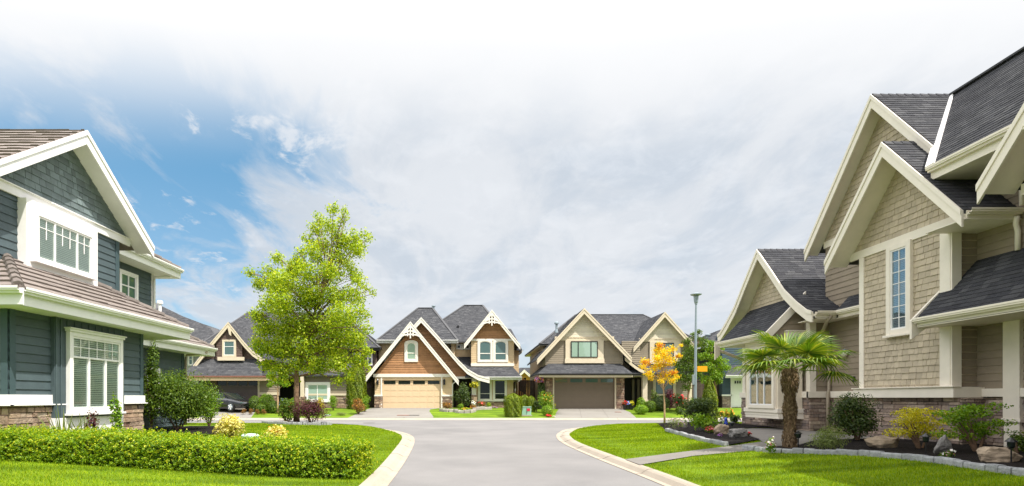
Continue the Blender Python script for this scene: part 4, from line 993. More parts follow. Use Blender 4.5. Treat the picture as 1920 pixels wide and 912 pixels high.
# pent roof above it
roof_faces(C, M_shingfar, [[(GX(872, 44.3), 44.3, 3.22), (GX(978, 44.3), 44.3, 3.22), (GX(961, 45.75), 45.75, 4.16), (GX(880, 45.75), 45.75, 4.16)],
                           [(GX(978, 44.3), 44.3, 3.22), (GX(978, 44.3), 52, 3.22), (GX(961, 45.75), 52, 4.16), (GX(961, 45.75), 45.75, 4.16)],
                           [(GX(845, 47), 45.6, 4.0), (GX(880, 45.75), 45.6, 4.0), (GX(883, 47.2), 47.2, 5.1), (GX(845, 47), 47.2, 5.1)]], **fs)
gutter(C, M_wgutter, (GX(905, 44.3), 44.3, 3.24), (GX(978.5, 44.3), 44.3, 3.24), (0, -1, 0), size=.13, drop=.24)
flat_slab(C, M_fcream, [(GX(893, 44.3), 44.32, 3.0), (GX(978, 44.3), 44.32, 3.0), (GX(978, 44.3), 52, 3.0), (GX(893, 44.3), 52, 3.0)])
# upper right room
Yu = 45.7
wall(C, M_creamlap, facing_y(Yu), R4(Yu, 883.5, 963.5, 638, 690), 'lap', .16, .018, thick=.3)
wall(C, M_brshake, facing_y(Yu), FP(Yu, [(876, 637), (969, 637), (922.3, 591)]), 'lap', .19, .028, thick=.3)
fbar(C, M_fcream, Yu, 881, 966, 635.8, 639.5, .08, name='frieze_board'); fbar(C, M_fcream, Yu, 883, 964, 681.5, 687, .08, name='belt_board')
for a, b in ((899, 920), (928, 949)): arch_window(C, facing_y(Yu), GX(a, Yu), GX(b, Yu), GZ(676, Yu), GZ(640.5, Yu), .20, .17, M_fcream, M_glassf, .36)
gable(C, 'Y', [(GX(870.2, 45.2), GZ(646, 45.2)), (GX(922.3, 45.2), GZ(581.5, 45.2)), (GX(975.5, 45.2), GZ(647.5, 45.2))], 45.2, 52, 45.7, .40, .16, M_shingfar, M_fcream, M_fcream, **fs)
bracket(C, M_fcream, 45.22, 922.3, 581.5, 1)
wall(C, M_creamlap, facing_x(GX(963.5, Yu), 1), rect(45.7, 52, 3.8, 6.3), 'lap', .16, .018)
wall(C, M_creamlap, facing_y(49.5), R4(49.5, 945, 972.5, 652, 712), 'lap', .16, .018); wall(C, M_creamlap, facing_x(GX(972.5, 49.5), 1), rect(49.5, 55, .5, 6.1), 'lap', .16, .018)
roof_faces(C, M_shingfar, [[(GX(945, 49), 49, 6.0), (GX(979, 49), 49, 5.9), (GX(958, 52), 52, 8.2), (GX(945, 52), 52, 8.2)], [(GX(979, 49), 49, 5.9), (GX(979, 49), 56, 5.9), (GX(958, 52), 53, 8.2), (GX(958, 52), 52, 8.2)]], **fs)
gutter(C, M_wgutter, (GX(979, 49), 49, 5.92), (GX(979, 49), 56, 5.92), (1, 0, 0), size=.14, drop=.3)
# upper middle wall with two small square windows
wall(C, M_creamlap, facing_y(47.2), R4(47.2, 845, 885, 636, 682), 'lap', .16, .018)
wall(C, M_creamlap, facing_y(46.6), R4(46.6, 846, 852.5, 640, 682), 'lap', .16, .018, thick=.6)
fbar(C, M_fcream, 47.2, 855, 883, 645, 656, .05, name='window_band')
for a, b in ((857.5, 863.5), (874, 880)): window(C, facing_y(47.15), GX(a, 47.2), GX(b, 47.2), GZ(653.8, 47.2), GZ(647.5, 47.2), .05, M_white, glass=M_glassd, sw=.03)
# main roofs
wall(C, M_creamlap, facing_y(46.6), R4(46.6, 710, 760, 640, 700), 'lap', .16, .018)
hip(C, M_shingfar, GX(706, 46), GX(858.5, 46), 46, 55, 6.45, GX(784, 50), GX(811, 50), 50, GZ(578, 50), **fs)
gutter(C, M_wgutter, (GX(706, 46), 46, 6.48), (GX(741, 46), 46, 6.48), (0, -1, 0), size=.14, drop=.26); gutter(C, M_wgutter, (GX(828, 46), 46, 6.48), (GX(859, 46), 46, 6.48), (0, -1, 0), size=.14, drop=.26)
flat_slab(C, M_fcream, [(GX(706, 46), 46.02, 6.22), (GX(858.5, 46), 46.02, 6.22), (GX(858.5, 46), 55, 6.22), (GX(706, 46), 55, 6.22)])
hip(C, M_shingfar, GX(770, 47), GX(960, 47), 46.6, 58, 6.40, GX(870, 51.5), GX(905, 51.5), 51.5, GZ(573, 51.5), **fs)
vent(C, (GX(813, 50), 50, GZ(580, 50)), .35, .10)
m = MB(); m.box(GX(857, 49), GX(861, 49), 48.3, 48.6, GZ(616, 49), GZ(612.5, 49)); m.build('roof_vent', M_black, C)
block(C, M_creamlap, GX(708, 46.6)+.1, GX(883, 47.3), 47.3, 54, .5, 6.3); block(C, M_creamlap, GX(893, 45.2), GX(962, 45.2), 45.9, 54, .5, 6.0); block(C, M_creamlap, GX(703, 43.5)+.1, GX(716, 43.5), 43.8, 47.3, .5, 3.3)
for x in (708.5, 833):
    m = MB(); xx = GX(x, Yg); zz = GZ(722, Yg); m.box(xx-.08, xx+.08, Yg-.20, Yg-.05, zz, zz+.38); m.box(xx-.04, xx+.04, Yg-.1, Yg, zz+.1, zz+.3); m.lathe((xx, Yg-.125, zz+.38), [(.11, 0), (.03, .12)], 8); m.build('wall_lamp', M_black, C)
pipe(C, M_wgutter, [(GX(858, 43.3), 43.3, 2.95), (GX(848.5, 43.5), 43.5, 2.6), (GX(848.5, 43.5), 43.5, .7)], .05)
pipe(C, M_wgutter, [(GX(977, 47), 47, 3.1), (GX(966, 47), 46.9, 2.8), (GX(965, 47), 46.9, .7)], .05)

# ---- taupe house to its right
D_ = empty('taupe_gabled_house', (GX(1150, 44), 44, .65), 'taupe and oat house with wide taupe garage door and stone pillars', 'house', 'houses across the street')
Yg = 41.5
gable(D_, 'Y', [(GX(1007, 41), GZ(674, 41)), (GX(1095.4, 41), GZ(578.5, 41)), (GX(1184.5, 41), GZ(671, 41))], 41.0, 48, 41.5, .42, .16, M_shingfar, M_gtrim, M_gtrim, **fs)
wall(D_, M_gcream, facing_y(Yg), FP(Yg, [(1042, 638), (1149, 638), (1095.4, 589)]), 'lap', .16, .02, thick=.3)
fbar(D_, M_gtrim, Yg, 1040, 1151, 631.5, 639, .07, name='frieze_board')
for k in range(24): fbar(D_, M_gtrim, Yg, 1064+k*2.6, 1065.2+k*2.6, 632.3, 634.2, .11, .07, 'dentil')
wall(D_, M_gtaupe, facing_y(Yg), FP(Yg, [(1022, 684), (1168, 684), (1168, 661), (1147, 638), (1044, 638), (1022, 661)]), 'lap', .16, .02, thick=.3)
fbar(D_, M_gtrim, Yg, 1059.8, 1131, 638, 674, .14, name='window_box'); fbar(D_, M_gtrim, Yg, 1058.5, 1132, 673, 681.5, .20, name='window_box')
window(D_, facing_y(Yg-.14), GX(1069.7, Yg), GX(1119.8, Yg), GZ(671, Yg), GZ(640.5, Yg), 0, M_blackfr, M_blackfr, cols=(.27, .745), glass=M_glassp, sw=.06)
roof_faces(D_, M_shingfar, [[(GX(1009, 40.4), 40.4, GZ(701, 40.4)), (GX(1187, 40.4), 40.4, GZ(701, 40.4)), (GX(1160, 41.6), 41.6, GZ(681, 41.6)), (GX(1030, 41.6), 41.6, GZ(681, 41.6))],
                            [(GX(1187, 40.4), 40.4, GZ(701, 40.4)), (GX(1187, 40.4), 43.4, GZ(701, 40.4)), (GX(1160, 41.6), 43.4, GZ(681, 41.6)), (GX(1160, 41.6), 41.6, GZ(681, 41.6))],
                            [(GX(1009, 40.4), 40.4, GZ(701, 40.4)), (GX(1009, 40.4), 46, GZ(701, 40.4)), (GX(1030, 41.6), 46, GZ(681, 41.6)), (GX(1030, 41.6), 41.6, GZ(681, 41.6))]], **fs)
zE = GZ(701, 40.4)
gutter(D_, M_black, (GX(1009, 40.4), 40.4, zE+.02), (GX(1187, 40.4), 40.4, zE+.02), (0, -1, 0), size=.11, drop=.11)
bar(D_, M_gtrim, facing_y(40.5), GX(1010, 40.5), GX(1186, 40.5), zE-.26, zE-.10, 0, .03, 'fascia')
flat_slab(D_, M_gtrim, [(GX(1010, 40.5), 40.5, zE-.24), (GX(1186, 40.5), 40.5, zE-.24), (GX(1186, 40.5), 46, zE-.24), (GX(1010, 40.5), 46, zE-.24)])
for a, b in ((1022.7, 1036.5), (1155.5, 1170.5)): wall(D_, M_stonew, facing_y(Yg), R4(Yg, a, b, 703, 770), 'stone', .15, .06, .32, name='stone_pillar', thick=.5)
for a in (1036.5, 1152.5): fbar(D_, M_gtrim, Yg, a, a+2.6, 706.5, 769, .05, -.1, name='door_jamb')
fbar(D_, M_gtrim, Yg, 1036.5, 1155.1, 703.5, 708, .055, -.1, name='door_head')
panel_door(D_, facing_y(Yg+.15), GX(1038.5, Yg), GX(1153, Yg), .6, GZ(707.5, Yg), 5, 8, M_gdoor, 4, M_glassf, relief=.012)
# curved end of the big gable over the entry
Yc = 41.2; fc = FP(Yc, [(1172, 668), (1181, 676), (1190, 683), (1199, 689), (1208, 693)])
m = MB(); m.prism([(u, Yc, z) for u, z in fc]+[(u, Yc, z-.33) for u, z in fc[::-1]], (0, .06, 0)); m.build('bargeboard', M_gtrim, D_)
gq = [[(a[0], Yc, a[1]), (b[0], Yc, b[1]), (b[0], 45, b[1]), (a[0], 45, a[1])] for a, b in zip(fc, fc[1:])]; roof_faces(D_, M_shingfar, gq, **fs)
wall(D_, M_gtaupe, facing_y(42.6), R4(42.6, 1166, 1200, 640, 695), 'lap', .16, .02)
roof_faces(D_, M_shingfar, [[(GX(1183, 41.2), 41.2, GZ(701, 41.2)), (GX(1222, 41.2), 41.2, GZ(701, 41.2)), (GX(1218, 42.6), 42.6, GZ(689, 42.6)), (GX(1180, 42.6), 42.6, GZ(689, 42.6))]], **fs)
gutter(D_, M_black, (GX(1187, 41.2), 41.2, GZ(701, 41.2)+.02), (GX(1222, 41.2), 41.2, GZ(701, 41.2)+.02), (0, -1, 0), size=.11, drop=.2)
flat_slab(D_, M_gtrim, [(GX(1183, 41.2), 41.2, GZ(701, 41.2)-.16), (GX(1222, 41.2), 41.2, GZ(701, 41.2)-.16), (GX(1222, 41.2), 44, GZ(701, 41.2)-.16), (GX(1183, 41.2), 44, GZ(701, 41.2)-.16)])
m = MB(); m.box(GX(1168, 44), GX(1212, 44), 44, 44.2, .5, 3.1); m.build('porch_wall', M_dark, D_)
m = MB(); 
for a in (1185, 1195): m.box(GX(a, 43.9), GX(a+4, 43.9), 43.85, 44, .6, 3.0)
m.build('door_jamb', M_gtaupe, D_)
fbar(D_, M_gtrim, 41.6, 1205, 1214, 704, 752, .0, -.35, name='porch_column'); fbar(D_, M_gtrim, 41.6, 1203.5, 1215.5, 750, 755, .05, -.4, name='porch_column')
# right-hand gable
gable(D_, 'Y', [(GX(1187.5, 42.5), GZ(652, 42.5)), (GX(1246.5, 42.5), GZ(585.5, 42.5)), (GX(1306, 42.5), GZ(652, 42.5))], 42.5, 50, 43.0, .40, .16, M_shingfar, M_gtrim, M_gtrim, **fs)
Yr = 43.0
wall(D_, M_gcream, facing_y(Yr), FP(Yr, [(1200, 640), (1294, 640), (1246.5, 595)]), 'lap', .16, .02, thick=.3)
fbar(D_, M_gtrim, Yr, 1198, 1296, 634.5, 641, .07, name='frieze_board')
for k in range(15): fbar(D_, M_gtrim, Yr, 1228+k*2.6, 1229.2+k*2.6, 635.2, 637, .11, .07, 'dentil')
wall(D_, M_gtaupe, facing_y(Yr), R4(Yr, 1199, 1295, 640, 690), 'lap', .16, .02, thick=.3)
fbar(D_, M_gtrim, Yr, 1217.5, 1275, 641, 683, .12, name='window_box')
window(D_, facing_y(Yr-.12), GX(1227.5, Yr), GX(1262, Yr), GZ(672, Yr), GZ(643.5, Yr), 0, M_blackfr, M_blackfr, cols=(.5,), glass=M_glassf, sw=.06)
roof_faces(D_, M_shingfar, [[(GX(1204, 41.9), 41.9, GZ(701, 41.9)), (GX(1308, 41.9), 41.9, GZ(701, 41.9)), (GX(1296, 43.1), 43.1, GZ(685, 43.1)), (GX(1212, 43.1), 43.1, GZ(685, 43.1))]], **fs)
gutter(D_, M_black, (GX(1215, 41.9), 41.9, GZ(701, 41.9)+.02), (GX(1308, 41.9), 41.9, GZ(701, 41.9)+.02), (0, -1, 0), size=.11, drop=.22)
wall(D_, M_gtaupe, facing_y(Yr), R4(Yr, 1212, 1296, 688, 752), 'lap', .16, .02, thick=.3)
wall(D_, M_stonew, facing_y(Yr-.02), rect(GX(1212, Yr), GX(1297, Yr), .5, GZ(751, Yr)), 'stone', .15, .06, .32, name='stone_skirt')
window(D_, facing_y(Yr), GX(1229, Yr), GX(1261, Yr), GZ(739, Yr), GZ(708, Yr), .22, M_gtrim, M_blackfr, cols=(.5,), glass=M_glassf)
fbar(D_, M_gtrim, Yr, 1290, 1297, 703, 752, .06, name='corner_board')
hip(D_, M_shingfar, GX(1012, 44), GX(1325, 44), 44, 56, GZ(645, 44), GX(1080, 49.5), GX(1206, 49.5), 49.5, GZ(590.5, 49.5), **fs)
gutter(D_, M_black, (GX(1012, 44), 44, GZ(645, 44)), (GX(1325, 44), 44, GZ(645, 44)), (0, -1, 0), size=.11, drop=.2)
flat_slab(D_, M_gtrim, [(GX(1012, 44), 44, GZ(648, 44)), (GX(1325, 44), 44, GZ(648, 44)), (GX(1325, 44), 56, GZ(648, 44)), (GX(1012, 44), 56, GZ(648, 44))])
vent(D_, (GX(1043.5, 46), 46, GZ(618, 46)), .65, .10)
block(D_, M_gtaupe, GX(1018, 44.5), GX(1294, 44.5), 44.5, 54, .5, 5.7); block(D_, M_gtaupe, GX(1023, 42), GX(1037, 42), 42, 44.5, .5, 3.2)
block(D_, M_gtaupe, GX(1024, 42), GX(1166, 42), 41.85, 44.5, 3.2, 5.4); block(D_, M_gtaupe, GX(1213, 43.4), GX(1294, 43.4), 43.35, 44.5, .5, 5.4)

# ---- dark brown house behind the big tree
E = empty('dark_brown_house', (GX(530, 45), 45, .65), 'dark brown shake house with steep dormer and plum garage door behind the big tree', 'house', 'houses across the street')
Yd = 42.5
prE = [(363, 686), (396, 643), (428.3, 604.5), (458, 642), (474, 659), (492, 671)]
gable(E, 'Y', [(GX(a, 42), GZ(b, 42)) for a, b in prE], 42, 49, 42.5, .40, .16, M_shingfar, M_gtrim, M_gtrim, **fs)
wall(E, M_plum, facing_y(Yd), FP(Yd, [(372, 684), (484, 684), (470, 662), (428.3, 612)]), 'shake', .18, .02, .2, thick=.3)
wall(E, M_plum, facing_y(Yd-.35), FP(Yd, [(410, 676), (457.5, 676), (457.5, 648), (428.3, 615), (410, 640)]), 'shake', .18, .02, .2, thick=.4)
fbar(E, M_gtrim, Yd-.35, 409, 458.5, 670, 676.5, .12, name='window_box')
window(E, facing_y(Yd-.35), GX(424.5, Yd), GX(443.5, Yd), GZ(667, Yd), GZ(641.5, Yd), .14, M_gtrim, M_white, rows=(.62,), glass=M_glassf)
m = MB(); x = GX(430.5, 42); m.prism([(x-.12, 41.9, GZ(615, 42)), (x+.12, 41.9, GZ(615, 42)), (x+.12, 41.9, GZ(630, 42)), (x-.0, 41.9, GZ(627, 42))], (0, .6, 0)); m.build('gable_brace', M_gtrim, E)
roof_faces(E, M_shingfar, [[(GX(344, 41.2), 41.2, GZ(705, 41.2)), (GX(492, 41.2), 41.2, GZ(705, 41.2)), (GX(492, 42.6), 42.6, GZ(671, 42.6)), (GX(372, 42.6), 42.6, GZ(671, 42.6))]], **fs)
zE = GZ(705, 41.2)
M_redtrim = solid('redwood_fascia', (.22, .10, .07), .6, .1)
bar(E, M_redtrim, facing_y(41.2), GX(344, 41.2), GX(500, 41.2), zE-.12, zE, 0, .08, 'fascia'); bar(E, M_creamlap, facing_y(41.25), GX(346, 41.2), GX(500, 41.2), zE-.36, zE-.10, 0, .05, 'fascia')
flat_slab(E, M_gtrim, [(GX(346, 41.2), 41.25, zE-.3), (GX(500, 41.2), 41.25, zE-.3), (GX(500, 41.2), 44, zE-.3), (GX(346, 41.2), 44, zE-.3)])
wall(E, M_plum, facing_y(Yd), R4(Yd, 395, 407, 706, 770), 'lap', .18, .02, thick=.3)
panel_door(E, facing_y(Yd+.1), GX(406, Yd), GX(484, Yd), .6, GZ(712, Yd), 4, 6, M_plumdoor, 4)
fbar(E, M_gtrim, Yd, 483.5, 487, 706, 770, .05, name='door_jamb')
wall(E, M_gtaupe, facing_y(Yd), R4(Yd, 487, 522, 706, 742), 'lap', .18, .02, thick=.3); fbar(E, M_gtrim, Yd, 487, 523, 736, 741, .1, name='ledge_board')
wall(E, M_stonew, facing_y(Yd-.02), rect(GX(487, Yd), GX(522, Yd), .5, GZ(741, Yd)), 'stone', .15, .06, .3, name='stone_skirt')
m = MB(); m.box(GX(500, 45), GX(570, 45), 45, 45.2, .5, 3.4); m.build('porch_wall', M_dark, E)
for a in (553, 563): fbar(E, M_gtrim, 43, a, a+6, 704, 745, 0, -.25, name='porch_column')
wall(E, M_stonew, facing_y(43), rect(GX(551, 43), GX(572, 43), .5, GZ(744, 43)), 'stone', .15, .06, .3, name='stone_skirt', thick=.4)
Yw = 43.5
wall(E, M_gtaupe, facing_y(Yw), R4(Yw, 568, 656, 690, 752), 'lap', .18, .02, thick=.3)
fbar(E, M_gtrim, Yw, 568, 657, 738.5, 742, .1, name='ledge_board')
wall(E, M_stonew, facing_y(Yw-.02), rect(GX(568, Yw), GX(657, Yw), .5, GZ(741.5, Yw)), 'stone', .15, .06, .3, name='stone_skirt')
window(E, facing_y(Yw-.03), GX(577.5, Yw), GX(615, Yw), GZ(750, Yw), GZ(721.5, Yw), .2, M_white, None, cols=(.48,), glass=M_glassp, sw=.05)
wall(E, M_plum, facing_y(46), R4(46, 480, 706, 650, 712), 'shake', .18, .02, .2, thick=.3)
wall(E, M_plum, facing_x(GX(700, 46), 1), rect(46, 54, .5, 6), 'shake', .18, .02, .2, thick=.3)
roof_faces(E, M_shingfar, [[(GX(480, 43), 43, 3.3), (GX(668, 43), 43, 3.3), (GX(655, 46), 46, 5.0), (GX(480, 46), 46, 5.0)]], **fs)
window(E, facing_y(46), GX(690.5, 46), GX(697, 46), GZ(684, 46), GZ(663.5, 46), .08, M_white, rows=(.6,), glass=M_glassf)
window(E, facing_y(46), GX(665, 46), GX(675, 46), GZ(684, 46), GZ(663.5, 46), .08, M_white, rows=(.6,), glass=M_glassf)
hip(E, M_shingfar, GX(366, 45.5), GX(712, 45.5), 45.5, 58, GZ(652, 45.5), GX(464, 51), GX(640, 51), 51, GZ(587, 51), **fs)
gutter(E, M_black, (GX(470, 45.5), 45.5, GZ(652, 45.5)), (GX(712, 45.5), 45.5, GZ(652, 45.5)), (0, -1, 0), size=.12, drop=.25)
block(E, M_plum, GX(408, 46), GX(700, 46)-.4, 46.4, 55, .5, 5.6); block(E, M_plum, GX(407, 43), GX(484, 43), 43, 46.4, 3.1, 5)

# ---- grey house at the far left, mostly hidden
G = empty('grey_house', (GX(320, 50), 50, .65), 'pale grey boarded house with dark roof just behind the teal house', 'house', 'houses across the street')
wall(G, M_greysid, facing_y(47), R4(47, 200, 372, 640, 770), 'lap', .18, .02, thick=.5)
wall(G, M_greysid, facing_x(GX(372, 47), 1), rect(47, 58, .5, 6), 'lap', .18, .02, thick=.5)
window(G, facing_y(47), GX(355, 47), GX(361.5, 47), GZ(684, 47), GZ(664, 47), .09, M_white, rows=(.5,), glass=M_glassf)
roof_faces(G, M_shingfar, [[(GX(180, 46), 46, 6.0), (GX(420, 46), 46, 5.6), (GX(408, 49.5), 49.5, 7.9), (GX(345, 52), 52, 9.2), (GX(282, 55), 55, 11.6), (GX(180, 55), 55, 11.6)], [(GX(420, 46), 46, 5.6), (GX(420, 46), 60, 5.6), (GX(345, 52), 56, 9.2), (GX(408, 49.5), 49.5, 7.9)]], **fs)
vent(G, (GX(300, 52), 52, GZ(586, 52)), 1.15, .14, M_white)
m = MB(); m.box(GX(333, 50), GX(336, 50), 49.2, 49.5, GZ(618, 50), GZ(611, 50)); m.build('roof_vent', M_black, G)

# ---- slate blue house beside the right-hand house
S = empty('slate_house', (GX(1385, 46), 46, .6), 'slate blue house with white side door seen behind the lamp post', 'house', 'houses across the street')
Ys = 45
wall(S, M_slate, facing_y(Ys), R4(Ys, 1354, 1440, 638, 742), 'lap', .18, .02, thick=.5)
wall(S, M_stone, facing_y(Ys-.03), rect(GX(1354, Ys), GX(1440, Ys), .4, GZ(741.5, Ys)), 'stone', .15, .06, .3, name='stone_skirt'); fbar(S, M_white, Ys, 1353, 1440, 740, 743, .1, name='ledge_board')
wall(S, M_slate, facing_x(GX(1348, 47), -1), rect(Ys, 56, .5, 6.1), 'lap', .18, .02, thick=.5)
wall(S, M_slate, facing_y(47), R4(47, 1347, 1440, 630, 705), 'lap', .18, .02, thick=.5)
d = MB(); pd = facing_y(Ys-.06); pd.box(d, GX(1371.5, Ys), GX(1392, Ys), .7, GZ(709.5, Ys), 0, .05); pd.box(d, GX(1373.5, Ys), GX(1390, Ys), .8, GZ(722, Ys), .05, .07)
dr = d.build('side_door', M_white, S, bevel=.01)
for k in range(3): m = MB(); pd.box(m, GX(1376+k*4.4, Ys), GX(1379+k*4.4, Ys), GZ(719.5, Ys), GZ(714.5, Ys), .05, .06); m.build('door_light', M_glassd, dr)
fbar(S, M_white, Ys, 1369.5, 1371.5, 707.5, 768, .1, name='door_jamb'); fbar(S, M_white, Ys, 1369.5, 1394, 707, 709.5, .1, name='door_head')
roof_faces(S, M_shingfar, [[(GX(1360, 43.8), 43.8, GZ(704, 43.8)), (GX(1450, 43.8), 43.8, GZ(704, 43.8)), (GX(1450, 45.1), 45.1, GZ(684, 45.1)), (GX(1372, 45.1), 45.1, GZ(684, 45.1))]], **fs)
gutter(S, M_wgutter, (GX(1360, 43.8), 43.8, GZ(704, 43.8)), (GX(1450, 43.8), 43.8, GZ(704, 43.8)), (0, -1, 0), size=.12, drop=.22)
fbar(S, M_white, 47, 1388, 1392, 640, 690, .06, name='corner_board')
roof_faces(S, M_shingfar, [[(GX(1312, 46.3), 46.3, GZ(646, 46.3)), (GX(1500, 46.3), 46.3, GZ(646, 46.3)), (GX(1500, 52), 52, GZ(600, 52)), (GX(1368, 52), 52, GZ(612, 52))], [(GX(1312, 46.3), 46.3, GZ(646, 46.3)), (GX(1368, 52), 52, GZ(612, 52)), (GX(1312, 46.3), 57, GZ(646, 46.3))]], **fs)
gutter(S, M_wgutter, (GX(1312, 46.3), 46.3, GZ(646, 46.3)), (GX(1500, 46.3), 46.3, GZ(646, 46.3)), (0, -1, 0), size=.12, drop=.22)
vent(S, (GX(1327, 49), 49, GZ(636, 49)), .45, .13, M_galv)
block(S, M_slate, GX(1350, 47.3), GX(1480, 47.3), 47.5, 56, .5, 6.2)

# ---- half-built house seen through the gap
O = empty('unfinished_house', (GX(988, 72), 72, .5), 'small unfinished house in raw orange sheathing seen through the gap', 'house')
wall(O, M_orange, facing_y(72), FP(72, [(968, 745), (1000, 745), (1000, 705), (984, 697), (968, 705)]), 'shake', .6, .02, 1.2, thick=4)
gable(O, 'Y', [(GX(966, 71.5), GZ(710, 71.5)), (GX(983, 71.5), GZ(693.5, 71.5)), (GX(1001, 71.5), GZ(710, 71.5))], 71.5, 80, 72, .35, .16, M_shingfar, M_fcream, M_fcream, **fs)
hip(O, M_shingfar, GX(955, 74), GX(1012, 74), 74, 84, GZ(704, 74), GX(975, 78), GX(1003, 78), 78, GZ(690.5, 78), **fs)
window(O, facing_y(72), GX(981, 72), GX(987, 72), GZ(722, 72), GZ(708, 72), .1, M_orange, glass=M_glassd)

# ================================================================== FENCES
def fence(label, x0, x1, Y, z0, z1, bw=.14):
    t = empty('wooden_fence', ((x0+x1)/2, Y, z0), label, 'fence', 'wooden fences between the houses')
    m = MB(); x = x0; rr = random.Random(4)
    while x < x1: m.box(x, min(x1, x+bw-.012), Y-.02, Y, z0, z1-rr.uniform(0, .03)); x += bw
    m.build('board_panel', M_fence, t)
    k = MB(); k.box(x0, x1, Y-.06, Y-.021, z1-.12, z1-.03); k.box(x0, x1, Y-.06, Y-.021, z0+.2, z0+.3); k.build('rail', M_fence, t)
    x = x0
    while x <= x1+.01: k = MB(); k.box(x-.06, x+.06, Y-.07, Y+.06, z0, z1+.1); k.box(x-.08, x+.08, Y-.09, Y+.08, z1+.1, z1+.14); k.build('post', M_fence, t); x += max(1.2, (x1-x0)/max(1, round((x1-x0)/2.2)))
    return t
fence('dark board fence between brown house and taupe garage', GX(976, 50), GX(1024, 50), 50, .6, GZ(713, 50))
fence('short dark board fence left of the sand coloured garage', GX(684, 45.5), GX(704, 45.5), 45.5, .6, GZ(727, 45.5))
fence('brown board fence behind the lamp post', GX(1296, 46), GX(1353, 46), 46, .6, GZ(712, 46))
t = empty('garden_shed', (GX(972, 51.5), 51.5, .6), 'small dark wooden shed with low pitched roof behind the gap fence', 'shed')
m = MB(); m.box(GX(963, 52), GX(985, 52), 52, 54, .6, GZ(712, 52)); m.build('wall', solid('red_brown_shed', (.16, .06, .035), .8), t)
gable(t, 'Y', [(GX(956, 51.5), GZ(716, 51.5)), (GX(973, 51.5), GZ(706, 51.5)), (GX(992, 51.5), GZ(717, 51.5))], 51.5, 54.2, 52, .22, .1, M_fence, M_orange, None, **fs)
# ================================================================== TREES
def tree(name, label, Y, trunk_px, base, blobs, mat, n, leaf, depth=1., r0=.12, bark=None, group='trees in the front gardens', fork=.5, dup=2, aspect=.6, lim=None, shell=.5, trans=None, seed=1, lean=0):
    rr = random.Random(seed); base = Vv(base); t = empty(name, base, label, 'tree', group)
    B3 = []; cx = sum(b[0] for b in blobs)/len(blobs); R_ = max(abs(b[0]-cx) for b in blobs)*Y/1000
    for (a, b, r) in blobs:
        q = (a-cx)*Y/1000
        for k in range(dup):
            dy = rr.uniform(-1, 1)*math.sqrt(max(.15, R_*R_-q*q))*.75*depth
            if k == 0: dy = rr.uniform(-.3, .3)
            p = AT(a, b, Y); B3.append((p.x, p.y+dy, p.z, r*Y/1000*1.05, r*Y/1000*1.1, r*Y/1000*.9))
    top = max(B3, key=lambda b: b[2]); tx = Vv((top[0], base.y, top[2]))
    zf = min(b[2] for b in B3); zf = base.z+(top[2]-base.z)*fork*.6
    sp = [base-Vv((0, 0, .1)), Vv((base.x+lean*.3, base.y, base.z*.5+zf*.5)), Vv((base.x+lean, base.y, zf)), Vv((base.x*.5+tx.x*.5+lean*.5, base.y, zf*.5+top[2]*.5)), Vv((tx.x, base.y, top[2]-.3))]
    m = MB(); m.tube(sp, [r0*1.25, r0, r0*.85, r0*.4, r0*.1], 10); tr = m.build('trunk', bark or M_bark, t, smooth=True)
    br = MB()
    for i, b in enumerate(B3):
        if lim and i % lim: continue
        f = cl((b[2]-zf)/(top[2]-zf+.01)*.75); p0 = sp[2].lerp(sp[4], f*.85) if b[2] > zf else sp[1].lerp(sp[2], .8)
        p1 = Vv(b[:3]); mid_ = p0.lerp(p1, .5)+Vv((rr.uniform(-.1, .1), rr.uniform(-.1, .1), .12*(p1-p0).length)); rad = r0*.30*(1-f*.5)
        br.tube([p0, mid_, p1], [rad, rad*.6, rad*.2], 5, cap=False)
        for _ in range(3):
            e = p1+Vv((rr.uniform(-1, 1)*b[3], rr.uniform(-1, 1)*b[4], rr.uniform(-.4, 1)*b[5])); br.tube([mid_.lerp(p1, .6), e], [rad*.3, rad*.1], 4, cap=False)
    br.build('branch', bark or M_bark, tr, smooth=True)
    P, D = blob_pts(B3, n, shell); P = P+rng.normal(0, .028*R_, P.shape); V, F = leaf_quads(P, D, leaf, aspect, .3, .5, .9)
    np_mesh('crown', V, F, LM[mat], t); return t
T1 = [(648,402,8),(640,414,12),(624,434,16),(598,410,9),(590,428,13),(577,446,13),(604,455,16),(640,452,20),(666,447,15),(684,436,9),(668,470,16),(632,480,20),(598,484,17),(563,474,10),(557,497,17),(519,484,11),(540,507,18),(500,508,16),(469,512,9),(485,530,15),(515,535,22),(550,538,24),(590,522,22),(628,518,20),(660,510,14),(680,537,11),(697,546,6),(658,552,20),(625,556,25),(585,560,28),(545,575,28),(507,572,22),(484,592,15),(495,615,20),(530,615,28),(572,610,30),(616,605,30),(655,597,24),(684,590,12),(690,618,10),(662,635,23),(620,645,28),(575,650,26),(530,652,24),(496,652,18),(479,640,8),(500,685,14),(528,690,17),(560,682,18),(600,686,20),(640,682,20),(670,676,15),(690,660,9),(688,688,6),(655,706,10),(505,708,7),(541,712,8),(636,715,8)]
tree('leafy_tree', 'tall lime green leafy tree on its ringed island in the left lawn', 25, 556, (GX(556, 25), 25, gz(GX(556, 25), 25)), [(a, b, r*(.93 if b < 600 else 1.0)) for a, b, r in T1], 'lime', 46000, .112, .8, .125, fork=.42, seed=3, shell=.42)
T2 = [(1239,646,5),(1237,655,7),(1245,664,11),(1258,655,6),(1272,668,4),(1274,649,3),(1212,679,7),(1206,688,5),(1213,700,7),(1229,674,8),(1254,677,9),(1240,684,8),(1248,703,9),(1262,699,6),(1257,714,6),(1270,707,4),(1238,715,5),(1222,709,5),(1228,690,6)]
